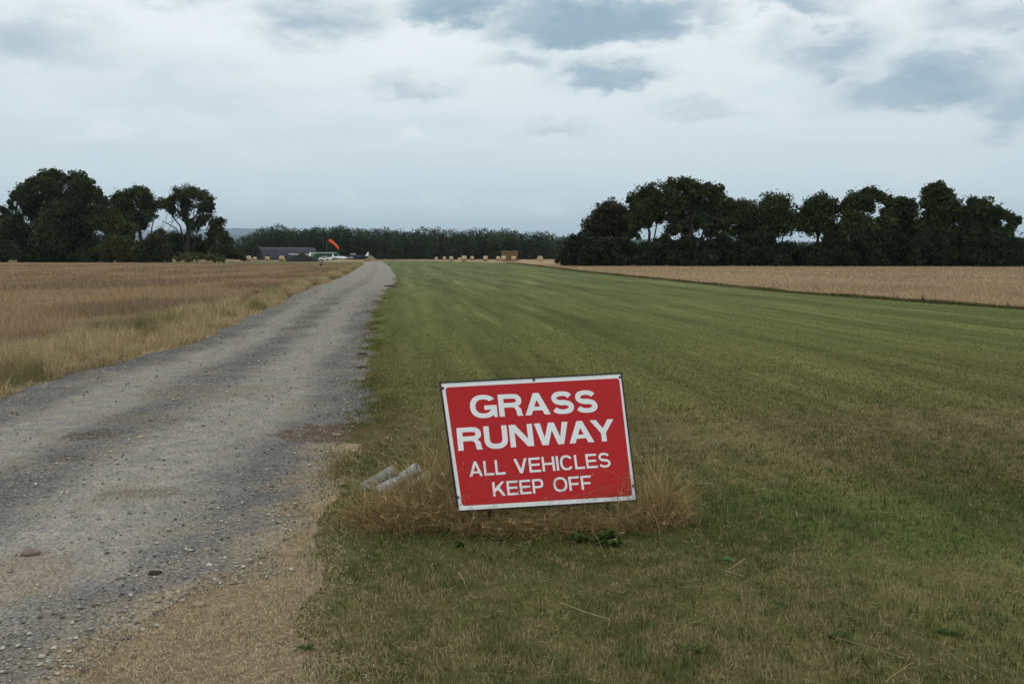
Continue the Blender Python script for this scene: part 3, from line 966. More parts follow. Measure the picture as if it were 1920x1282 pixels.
def lying(n, x, y, seed, L=(.03, .09), w=.0022, col=(.42, .33, .19), z0=.012):
    r = np.random.default_rng(seed)
    n = len(x)
    az = r.uniform(0, 6.283, n)
    l = r.uniform(*L, n)
    bend = r.normal(0, .13, n)
    rows = []
    for s_ in (-.5, 0, .5):
        a = az + bend * s_ * 2
        cx, cy = x + np.cos(a) * l * s_, y + np.sin(a) * l * s_
        cz = z0 + r.uniform(0, .012, n) * (s_ != 0) + .25 * w
        nx, ny = -np.sin(a) * w * .5, np.cos(a) * w * .5
        rows.append(np.stack([cx - nx, cy - ny, cz], 1)); rows.append(np.stack([cx + nx, cy + ny, cz + .001], 1))
    v = np.stack(rows, 1).reshape(-1, 3)
    b = np.arange(n)[:, None] * 6
    t_ = np.concatenate([b + np.array([[0, 1, 3]]), b + np.array([[0, 3, 2]]), b + np.array([[2, 3, 5]]), b + np.array([[2, 5, 4]])])
    c = np.array(col)[None] * r.uniform(.45, 1.35, n)[:, None]
    return v, t_, np.repeat(c, 6, 0)


def straw_litter():
    parts = []
    # dense litter on the dry strip between track and grass
    x, y, d = polar(330000, 2.4, 12, 46, 21)
    e = fbm(x * 3, y * 3, 23)
    ok = (x > XR(y) - .55 * np.maximum(0, e - .42) * 3) & (x < GL(y) + .14 * (e - .35) + np.random.default_rng(9).exponential(.10, len(x))) & (y < 6.6)
    parts.append(lying(0, x[ok], y[ok], 22, (.008, .034), .0022, (.46, .37, .245), .006))
    # scattered pale stems over the mown grass
    x, y, d = polar(17000, 2.4, 16, 46, 24)
    ok = (x > GL(y)) & (fbm(x * 1.3, y * 1.3, 77) > .40)
    parts.append(lying(0, x[ok], y[ok], 25, (.015, .05), .0015, (.33, .265, .14), .016))
    x, y, d = polar(110, 2.4, 14, 46, 26)
    ok = (x > GL(y))
    parts.append(lying(0, x[ok], y[ok], 27, (.10, .28), .0022, (.40, .34, .18), .026))
    v, t_, c = join(parts)
    tag(npmesh('straw_litter', v, t_, M_BLADE, c), 'loose dry straw lying on the ground', 'straw', kind='stuff')


straw_litter()


def seed_heads(tips, dirs, r, size, col):
    """fine airy panicles at stalk tips"""
    n = len(tips)
    V = []; Cc = []
    for k in range(7):
        s_ = k / 6.0
        p = tips - dirs * (size * s_)[:, None]
        off = r.normal(0, 1, (n, 3)) * (size * (.10 + .18 * s_))[:, None]
        q = p + off
        sidev = r.normal(0, .0013, (n, 3))
        V.append(np.stack([p - sidev, p + sidev, q + dirs * (size * .2)[:, None]], 1)); Cc.append(col)
    v = np.concatenate(V).reshape(-1, 3)
    t_ = np.arange(len(v)).reshape(-1, 3)
    return v, t_, np.repeat(np.concatenate(Cc), 3, 0)


def clump(cx, cy, sx, sy, n, h0, h1, seed, out=.5, rot=0, hfall=.6, colk=1.0, green=.1, spread=1.0):
    r = np.random.default_rng(seed)
    u = r.normal(0, .5, n); v_ = r.normal(0, .5, n)
    u, v_ = u.clip(-1.25, 1.25), v_.clip(-1.25, 1.25)
    x = cx + u * sx * math.cos(rot) - v_ * sy * math.sin(rot)
    y = cy + u * sx * math.sin(rot) + v_ * sy * math.cos(rot)
    rad = np.sqrt(u * u + v_ * v_)
    tuft = .45 + 1.1 * fbm(x * 8, y * 8, seed)
    q = r.uniform(0, 1, n)
    h = (h0 * .45 + (h1 - h0 * .45) * q ** 2.0) * (1 - hfall * np.minimum(rad, 1.2) ** 1.4) * tuft * 1.15
    w = r.uniform(.0011, .0024, n)
    lean = np.abs(r.normal(out * 1.35, .55, n))
    ld = np.where(r.uniform(0, 1, n) < .40, np.arctan2(v_ * sy, u * sx), r.uniform(0, 6.283, n))
    c = np.array([.36, .245, .115]) * colk * r.uniform(.45, 1.30, n)[:, None]
    pale = r.uniform(0, 1, n) < .15
    c[pale] = np.array([.55, .43, .22]) * r.uniform(.8, 1.15, pale.sum())[:, None]
    w[pale] *= 1.25
    h[pale] *= 1.18
    gsel = r.uniform(0, 1, n) < green
    c[gsel] = np.array([.12, .14, .035]) * r.uniform(.7, 1.3, gsel.sum())[:, None]
    parts = [blades(x, y, h, w, lean, ld, c, 0.0, seed=seed + 1, segs=4)]
    k = r.uniform(0, 1, n) < .22
    tips = np.stack([x + np.cos(ld) * lean * h, y + np.sin(ld) * lean * h, np.maximum(h * (1 - .22 * lean.clip(0, 2)), .01)], 1)[k]
    dirs = np.stack([np.cos(ld) * lean * .9, np.sin(ld) * lean * .9, np.ones(n) * .6], 1)[k]
    dirs /= np.linalg.norm(dirs, axis=1)[:, None]
    parts.append(seed_heads(tips, dirs, r, r.uniform(.04, .085, k.sum()), c[k] * 1.05))
    return parts


def dry_grass():
    parts = []
    a = G(752, 985); parts += clump(a[0], a[1], .34, .20, 3000, .12, .30, 301, .55, 0.05, .45)
    a = G(800, 965); parts += clump(a[0], a[1] + .05, .22, .22, 2300, .22, .44, 302, .5, 0, .4, .98)
    a = G(708, 968); parts += clump(a[0], a[1] + .1, .22, .28, 1200, .08, .22, 303, .6, 0, .5, 1.0, .25)
    a = G(1245, 985); parts += clump(a[0] + .01, a[1] + .10, .16, .18, 1900, .18, .40, 304, .40, 0, .5, 1.0)
    a = G(1195, 990); parts += clump(a[0] + .04, a[1], .14, .14, 600, .10, .24, 305, .6, 0, .5, .9)
    # below and before the board
    for i, (px, py, n, h1) in enumerate([(880, 996, 800, .22), (935, 992, 800, .20), (990, 992, 800, .20), (1045, 990, 800, .20), (1100, 990, 800, .20), (1155, 990, 800, .21), (910, 1004, 250, .14), (1010, 1004, 250, .14), (1110, 1002, 250, .14)]):
        a = G(px, py)
        parts += clump(a[0], a[1], .13, .11, n, .07, h1, 310 + i, 1.0, 0, .4, .80)
    # behind the board and wisps across it
    a = G(860, 930); parts += clump(a[0], a[1] + .25, .3, .12, 1500, .2, .42, 330, .4, 0, .4, 1.0)
    a = G(960, 985); parts += clump(a[0], a[1] + .02, .55, .05, 150, .28, .46, 331, .75, 0, .2, 1.1, 0)
    a = G(860, 990); parts += clump(a[0], a[1] + .0, .18, .08, 340, .28, .5, 332, .55, 0, .2, 1.1, 0)
    a = G(1170, 985); parts += clump(a[0], a[1] + .0, .14, .08, 60, .20, .34, 333, .5, 0, .2, 1.1, 0)
    v, t_, c = join(parts)
    tag(npmesh('dry_grass', v, t_, M_BLADE, c), 'tall dry golden grass tufts round the foot of the sign', 'grass', kind='stuff')


dry_grass()


def verge_grass():
    # tall uncut strip between track and left field
    r = np.random.default_rng(401)
    n = 230000
    Y = 7.2 * (150 / 7.2) ** r.uniform(0, 1, n)
    u = r.uniform(-.12, 1.02, n) + .16 * (fbm(Y * 1.3, Y * 0, 407) - .45)
    lo, hi = FL(Y), XL(Y)
    x = lo + (hi - lo) * u
    d = np.hypot(x, Y)
    pat = fbm(x * .8, Y * .5, 402)
    h = r.uniform(.07, .25, n) * (.1 + 2.2 * sm(fbm(x * 2.6, Y * 1.9, 403), .25, .75) ** 1.3) * np.where(u > .85, .55, 1.0)
    w = r.uniform(.003, .006, n) * np.maximum(1, d / 9) ** .85
    lean = np.abs(r.normal(.45, .3, n))
    c = lerp(np.array([.45, .35, .20]), np.array([.20, .185, .075]), sm(pat, .45, .65) * .85)
    c = c * r.uniform(.6, 1.4, n)[:, None]
    ok = r.uniform(0, 1, n) < .5 + .8 * fbm(x * 2.1, Y * 1.5, 405)
    p1 = blades(x[ok], Y[ok], h[ok], w[ok], lean[ok], r.uniform(0, 6.283, ok.sum()), c[ok], 0, seed=404, segs=2)
    tag(npmesh('verge_grass', *p1[:2], M_BLADE, p1[2]), 'uncut yellow verge grass between track and left field', 'grass', kind='stuff')
    # rough dark edge between the runway and the right field
    n = 42000
    Y = 19 * (190 / 19.) ** r.uniform(0, 1, n)
    x = RE(Y) + r.normal(0, .20, n) * (1 + Y / 150)
    d = np.hypot(x, Y)
    h = r.uniform(.04, .16, n) * (.2 + 1.3 * fbm(x * .9, Y * .7, 412))
    w = r.uniform(.004, .007, n) * np.maximum(1, d / 12) ** .9
    c = lerp(np.array([.085, .088, .036]), np.array([.15, .12, .06]), sm(fbm(x * .6, Y * .4, 413), .45, .65))
    c = c * r.uniform(.6, 1.4, n)[:, None]
    p1 = blades(x, Y, h, w, np.abs(r.normal(.4, .25, n)), r.uniform(0, 6.283, n), c, 0, seed=414, segs=2)
    tag(npmesh('verge_grass', *p1[:2], M_BLADE, p1[2]), 'dark uncut grass edge between runway and right field', 'grass', kind='stuff')
    # tufts along the right edge of the track
    n = 26000
    Y = 5.5 * (60 / 5.5) ** r.uniform(0, 1, n)
    x = GL(Y) + r.normal(.06, .13, n)
    d = np.hypot(x, Y)
    cl = fbm(x * 3, Y * 1.6, 421)
    ok = r.uniform(0, 1, n) < sm(cl, .45, .7)
    x, Y, d = x[ok], Y[ok], d[ok]; n = len(x)
    h = r.uniform(.02, .06, n)
    w = r.uniform(.003, .0045, n) * np.maximum(1, d / 6) ** .8
    c = lerp(np.array([.11, .12, .036]), np.array([.22, .17, .08]), sm(fbm(x * 2, Y, 426), .4, .62)) * r.uniform(.6, 1.5, n)[:, None]
    p1 = blades(x, Y, h, w, np.abs(r.normal(.6, .3, n)), r.uniform(0, 6.283, n), c, 0.003, seed=424, segs=2)
    tag(npmesh('edge_grass', *p1[:2], M_BLADE, p1[2]), 'ragged green grass tufts along the right edge of the track', 'grass', kind='stuff')


verge_grass()


def stubble():
    r = np.random.default_rng(501)
    n = 330000
    Y = 8 * (155 / 8.) ** r.uniform(0, 1, n) ** .9
    x = FL(Y) - (.0 + (r.uniform(0, 1, n) ** 1.6) * (Y * .95 + 3))
    row = .28
    s_ = x + Y * .135
    s_ = np.where(Y < 70, np.round(s_ / row) * row + r.normal(0, .035, n), s_)
    x = s_ - Y * .135
    ok = x < FL(Y) + .1
    x, Y = x[ok], Y[ok]; n = len(x)
    d = np.hypot(x, Y)
    pat = fbm(x * .25, Y * .12, 502)
    bald = fbm(x * .5, Y * .3, 504)
    ok = r.uniform(0, 1, n) < 1.15 - sm(bald, .55, .75)
    x, Y, d, pat = x[ok], Y[ok], d[ok], pat[ok]; n = len(x)
    h = r.uniform(.10, .24, n) * (.7 + .6 * fbm(x * .6, Y * .4, 503))
    w = r.uniform(.003, .0055, n) * np.maximum(1, d / 10) ** .95
    c = lerp(np.array([.365, .255, .15]), np.array([.24, .172, .11]), sm(pat, .4, .62))
    c = c * r.uniform(.6, 1.4, n)[:, None]
    pl = r.uniform(0, 1, n) < .10
    c[pl] = np.array([.40, .31, .20]) * r.uniform(.8, 1.2, pl.sum())[:, None]
    p1 = blades(x, Y, h, w, np.abs(r.normal(.18, .18, n)), r.uniform(0, 6.283, n), c, 0, seed=505, segs=2)
    tag(npmesh('stubble', *p1[:2], M_BLADE, p1[2]), 'upright brown cut stalks of the left stubble field', 'stubble', kind='stuff')
    n = 120000
    Y = 20 * (150 / 20.) ** r.uniform(0, 1, n)
    x = RE(Y) + .2 + r.uniform(0, 1, n) * (Y * .85)
    s_ = x + Y * .09
    s_ = np.where(Y < 50, np.round(s_ / row) * row + r.normal(0, .035, n), s_)
    x = s_ - Y * .09
    d = np.hypot(x, Y)
    h = r.uniform(.10, .20, n)
    w = r.uniform(.004, .006, n) * np.maximum(1, d / 10) ** .9
    pat = fbm(x * .2, Y * .1, 522)
    c = lerp(np.array([.41, .30, .185]), np.array([.335, .24, .15]), sm(pat, .4, .62)) * r.uniform(.65, 1.35, n)[:, None]
    p1 = blades(x, Y, h, w, np.abs(r.normal(.18, .18, n)), r.uniform(0, 6.283, n), c, 0, seed=525, segs=2)
    tag(npmesh('stubble', *p1[:2], M_BLADE, p1[2]), 'pale cut stalks of the right stubble field', 'stubble', kind='stuff')


stubble()

# ------------------------------------------------------------------ stones on the track
ICO_V = None


def ico():
    bm = bmesh.new()
    bmesh.ops.create_icosphere(bm, subdivisions=1, radius=1.0)
    v = np.array([p.co[:] for p in bm.verts]); f = np.array([[q.index for q in p.verts] for p in bm.faces])
    bm.free()
    return v, f


ICO_V, ICO_F = ico()


def stones_mesh(x, y, s, cols, seed):
    r = np.random.default_rng(seed)
    n = len(x)
    v = ICO_V[None] * (1 + r.uniform(-.28, .28, (n, len(ICO_V), 1)))
    sc = np.stack([s * r.uniform(.8, 1.4, n), s * r.uniform(.7, 1.1, n), s * r.uniform(.4, .75, n)], 1)
    v = v * sc[:, None, :]
    a = r.uniform(0, 6.283, n)
    ca, sa = np.cos(a)[:, None], np.sin(a)[:, None]
    vx, vy = v[..., 0] * ca - v[..., 1] * sa, v[..., 0] * sa + v[..., 1] * ca
    v = np.stack([vx + x[:, None], vy + y[:, None], v[..., 2] + (.008 + sc[:, 2] * .45)[:, None]], -1).reshape(-1, 3)
    f = (np.arange(n)[:, None, None] * len(ICO_V) + ICO_F[None]).reshape(-1, 3)
    return v, f, np.repeat(cols, len(ICO_V), 0)


def gravel():
    x, y, d = polar(80000, 2.4, 50, 46, 601, .85)
    ok = (x > XL(y)) & (x < XR(y) + .05)
    x, y, d = x[ok], y[ok], d[ok]
    u = (x - XL(y)) / (XR(y) - XL(y))
    r = np.random.default_rng(602)
    rut = np.minimum(np.abs(u - .29), np.abs(u - .70))
    ok = r.uniform(0, 1, len(x)) < .25 + .9 * sm(rut, .05, .22) * (.4 + fbm(x * 1.2, y * 1.2, 603))
    x, y, d = x[ok], y[ok], d[ok]; n = len(x)
    s = .0032 + .0095 * r.uniform(0, 1, n) ** 3.2 * np.maximum(1, d / 6) ** .6 + .0006 * np.maximum(0, d / 5 - 1)
    c = np.array([.235, .225, .205]) * r.uniform(.4, 1.2, n)[:, None]
    pl = r.uniform(0, 1, n) < .36
    c[pl] = np.array([.44, .405, .335]) * r.uniform(.7, 1.2, pl.sum())[:, None]
    v, f, cc = stones_mesh(x, y, s, c, 604)
    tag(npmesh('gravel_stones', v, f, M_STONE, cc, smooth=False), 'loose pale gravel stones scattered on the track', 'gravel', kind='stuff')


gravel()


def rock(px, py, size, label, col, seed, name='stone', cat='stone', flat=.6):
    g = G(px, py)
    bm = bmesh.new()
    bmesh.ops.create_icosphere(bm, subdivisions=3, radius=1.0)
    rr = np.random.default_rng(seed)
    ph = rr.uniform(0, 6, 6)
    for v in bm.verts:
        p = v.co
        k = 1 + .16 * math.sin(3 * p.x + ph[0]) * math.sin(3.3 * p.y + ph[1]) + .11 * math.sin(5 * p.z + ph[2]) + .07 * math.sin(9 * p.x + ph[3]) * math.sin(8 * p.y + ph[4])
        v.co = Vector((p.x * size * 1.2 * k, p.y * size * .85 * k, p.z * size * flat * k)) + Vector((g[0], g[1], size * flat * .55))
    o = bmobj(name, bm, plain(name + '_surface', col, .95, .3, 40, .5), None, smooth=True)
    tag(o, label, cat)


rock(58, 1040, .040, 'rounded brown stone on the track at the left photo edge', (.20, .165, .13), 1)
rock(372, 1137, .026, 'tan stone at the tip of the straw patch beside the track', (.33, .25, .17), 2)
rock(262, 822, .030, 'pale flat stone right of the dark damp patch on the track', (.42, .36, .26), 3)
rock(632, 818, .032, 'pale stone lying on the reddish bare soil patch', (.30, .21, .15), 4)
rock(392, 1060, .014, 'small white stone on the track just left of straw patch', (.55, .52, .46), 5)
for i, (px, py, s_, lb) in enumerate([(290, 1077, .026, 'dark crumbly dirt clod lying alone on the near track'), (732, 537, .30, 'long dark mud lump on right edge of the far track'), (680, 665, .07, 'dark dirt clod at right track edge behind the sign'), (678, 690, .06, 'flat dark clod nearest the sign on the track edge')]):
    rock(px, py, s_, lb, (.045, .035, .027), 20 + i, 'dirt_clod', 'clod', .16 if i == 1 else (.35 if i else .6))


# ------------------------------------------------------------------ weeds
M_WEED = tinted('weed_leaves', .25, .8, .06)


def weed(px, py, size, n, label, seed, up=.5, col=(.046, .082, .020), name='weed', group='green broadleaf weeds in the grass', d=None):
    g = G(px, py)
    r = np.random.default_rng(seed)
    root = empty(name, g)
    tag(root, label, 'weed', group)
    V, T, C_ = [], [], []
    o = 0
    for k in range(n):
        a = r.uniform(0, 6.283)
        L = size * r.uniform(.4, .9)
        W = L * r.uniform(.13, .24)
        el = up * r.uniform(.3, 1.3)
        bx, by, bz = r.normal(0, size * .18), r.normal(0, size * .18), .01 + max(0, r.normal(0, size * .2)) * up
        da = np.array([math.cos(a), math.sin(a), 0]); sd = np.array([-math.sin(a), math.cos(a), 0])
        m = 6
        for i in range(m + 1):
            s_ = i / m
            cen = np.array([bx, by, bz]) + da * L * s_ + np.array([0, 0, L * (el * s_ - .75 * el * s_ ** 2.2)])
            ww = W * math.sin(math.pi * min(1, s_ * .93 + .05)) ** .8 * (1 + .15 * math.sin(i * 2.4))
            V += [cen - sd * ww + np.array([0, 0, .25 * ww]), cen, cen + sd * ww + np.array([0, 0, .25 * ww])]
            if i:
                b = o + (i - 1) * 3
                T += [(b, b + 1, b + 4), (b, b + 4, b + 3), (b + 1, b + 2, b + 5), (b + 1, b + 5, b + 4)]
        C_.append(np.repeat(np.array(col)[None] * r.uniform(.65, 1.35), (m + 1) * 3, 0))
        o += (m + 1) * 3
    npmesh('leaf_rosette', np.array(V), np.array(T), M_WEED, np.concatenate(C_), root)
    return root


weed(1140, 1020, .10, 75, 'large leafy green weed under the right end of the sign', 1, .9)
weed(1090, 1016, .08, 34, 'leafy weed just left of the largest one below the sign', 2, .8)
weed(930, 1014, .06, 20, 'low bluish weed below the left half of the sign', 3, .6, (.045, .08, .028))
weed(860, 1024, .06, 22, 'small weed in shade under the left sign corner', 4, .6)
weed(1362, 1054, .05, 12, 'pale green sprout right of the sign in dark turf', 5, .6, (.07, .16, .05))
weed(1590, 1041, .05, 10, 'bright sprout in the turf farthest right of the middle', 6, .6, (.07, .16, .05))
weed(1462, 1137, .055, 14, 'light green weed in the right foreground turf', 7, .5, (.06, .13, .045))
weed(1296, 1224, .075, 9, 'broad leaved dock in the foreground below the sign', 8, .35, (.055, .085, .028))
weed(1575, 1200, .06, 14, 'weed with thin leaves in the lower right turf', 9, .4)
weed(1780, 1190, .07, 12, 'dark weed near the lower right photo corner', 10, .35, (.045, .075, .020))
weed(640, 915, .05, 14, 'little weed at the track edge left of the pipes', 11, .5)
weed(570, 1218, .05, 12, 'weed at the dry edge in the bottom left grass', 12, .4)
weed(1730, 566, .17, 22, 'tall dark weed standing alone at edge of the right field', 13, 2.2, (.05, .055, .03), 'tall_weed', None)
weed(1888, 576, .14, 14, 'dark weed in the field edge near the right photo side', 14, 1.8, (.05, .055, .03), 'tall_weed', None)
weed(487, 556, .45, 30, 'green leafy weed in verge grass left of the far track', 15, 1.2, (.05, .075, .03), 'tall_weed', None)
weed(602, 499, .55, 20, 'small dark shrub before the soil mound across the left field', 16, 2.4, (.03, .03, .02), 'tall_weed', None)


# ------------------------------------------------------------------ the sign
SB = Matrix.Translation((0.1803655, 4.72, 0.49438657)) @ Matrix.Rotation(R(15.6627992), 4, 'Z') @ Matrix.Rotation(R(-24.06429365), 4, 'X') @ Matrix.Rotation(R(0.14280362), 4, 'Y')
CORN = [(-0.5937, 0.3877), (0.5843, 0.4008), (0.5583, -0.4077), (-0.5503, -0.3821)]   # frame corners TL TR BR BL, a little out of square


def sp(u, v, n=0.0):
    """sign coordinates: u right, v up, n out of the face towards the viewer"""
    return SB @ Vector((u, -n, v))


def inset(k, c=CORN):
    cx = sum(q[0] for q in c) / 4; cy = sum(q[1] for q in c) / 4
    return [(u - k * math.copysign(1, u - cx), v - k * math.copysign(1, v - cy)) for u, v in c]


def rounded(c, rad, n=6):
    out = []
    for i in range(4):
        p0, p, p1 = Vector(c[i - 1]), Vector(c[i]), Vector(c[(i + 1) % 4])
        a, b = (p0 - p).normalized(), (p1 - p).normalized()
        s, e = p + a * rad, p + b * rad
        for k in range(n + 1):
            t_ = k / n
            out.append(tuple(s * (1 - t_) ** 2 + p * 2 * t_ * (1 - t_) + e * t_ ** 2))
    return out


def plate(bm, outline, n0, n1):
    f = [bm.verts.new(sp(u, v, n1)) for u, v in outline]
    b = [bm.verts.new(sp(u, v, n0)) for u, v in outline]
    bm.faces.new(f); bm.faces.new(b[::-1])
    m = len(f)
    for i in range(m):
        bm.faces.new((f[i], f[(i + 1) % m], b[(i + 1) % m], b[i]))


def mat_enamel(name, col, dirt, rough):
    m, t, p = material(name)
    co = t.n('ShaderNodeTexCoord').outputs['Object']
    s = t.n('ShaderNodeSeparateXYZ'); t.l(co, s.inputs[0])
    n = t.noise(co, 3.0, 5, 0.6)
    c = t.mix(t.lin(n, .3, .7, 0.0, .35), col, tuple(q * .74 + .012 for q in col))
    # rain grime streaks, worse towards the foot of the board
    st = t.n('ShaderNodeVectorMath', operation='MULTIPLY'); t.l(co, st.inputs[0]); st.inputs[1].default_value = (26, 26, 2.2)
    g = t.ss(t.noise(st.outputs[0], 1.0, 5, .6), .50, .80)
    low = t.lin(s.outputs[2], .10, .50, 1.5, .3)
    c = t.mix(t.m('MULTIPLY', t.m('MULTIPLY', g, low), .42), c, dirt)
    sc = t.ss(t.noise(co, 55.0, 4, .6), .715, .78)
    c = t.mix(t.m('MULTIPLY', sc, .55), c, dirt)
    t.l(c, p.inputs['Base Color'])
    t.l(t.lin(n, .3, .7, rough, rough + .2), p.inputs['Roughness'])
    p.inputs['Specular IOR Level'].default_value = 0.12
    return m


M_WHITE = mat_enamel('sign_white', (0.74, 0.77, 0.78), (.30, .27, .20), .42)
M_RED = mat_enamel('sign_red', (0.44, 0.020, 0.024), (.26, .07, .05), .6)
M_FRAME = plain('rusty_frame', (0.035, 0.024, 0.02), .8, .5, 25, .5)
base = Vector((0.18, 4.62, 0.0))
sign = empty('warning_sign', base)
tag(sign, 'tilted red and white sign reading GRASS RUNWAY ALL VEHICLES KEEP OFF, standing in dry grass', 'sign')
bm = bmesh.new(); plate(bm, inset(.004), -.006, .0); bmobj('board', bm, M_WHITE, sign, base)
RED = [(-0.563, 0.354), (0.561, 0.366), (0.532, -0.374), (-0.523, -0.350)]
bm = bmesh.new(); plate(bm, rounded(RED, .022), .0004, .0012); bmobj('red_field', bm, M_RED, sign, base)
bm = bmesh.new()
for i in range(4):
    a, b = CORN[i], CORN[(i + 1) % 4]
    ia, ib = inset(.007)[i], inset(.007)[(i + 1) % 4]
    plate(bm, [a, b, ib, ia], -.022, .006)
bmobj('frame', bm, M_FRAME, sign, base)
M_BOLT = plain('bolt_steel', (.10, .085, .07), .55, .4, 60, 0, .4)
for (u, v) in [(-.578, .350), (-.005, .378), (.568, .372), (.548, -.315), (-.545, -.30)]:
    bm = bmesh.new()
    lathe(bm, [(.0095, 0), (.0095, .0018), (.0060, .0020), (.0060, .0065), (.0045, .0078)], (0, 0, 0), 12, mat4=SB @ Matrix.Translation((u, -.0005, v)) @ Matrix.Rotation(R(90), 4, 'X'))
    bmobj('bolt', bm, M_BOLT, sign, base)
# legs: two short feet and two back props of angle iron
for u in (-.36, .38):
    bm = bmesh.new()
    p0 = sp(u, .30, -.024); p1 = sp(u, -.37, -.024); f0 = Vector((p1.x, p1.y - .03, -.12))
    tube(bm, [p0, p1, f0 + Vector((0, .10, 0))], .011, 4)
    q = Vector((p0.x - .13, p0.y + .30, -.1))
    tube(bm, [sp(u, .22, -.036), q], .012, 4)
    bmobj('leg', bm, M_FRAME, sign, base)



def ell(cx, cy, rx, ry, a0, a1, n=18, p=2.35):
    out = []
    for k in range(n + 1):
        a = math.radians(a0 + (a1 - a0) * k / n)
        c, q = math.cos(a), math.sin(a)
        out.append((cx + rx * math.copysign(abs(c) ** (2 / p), c), cy + ry * math.copysign(abs(q) ** (2 / p), q)))
    return out


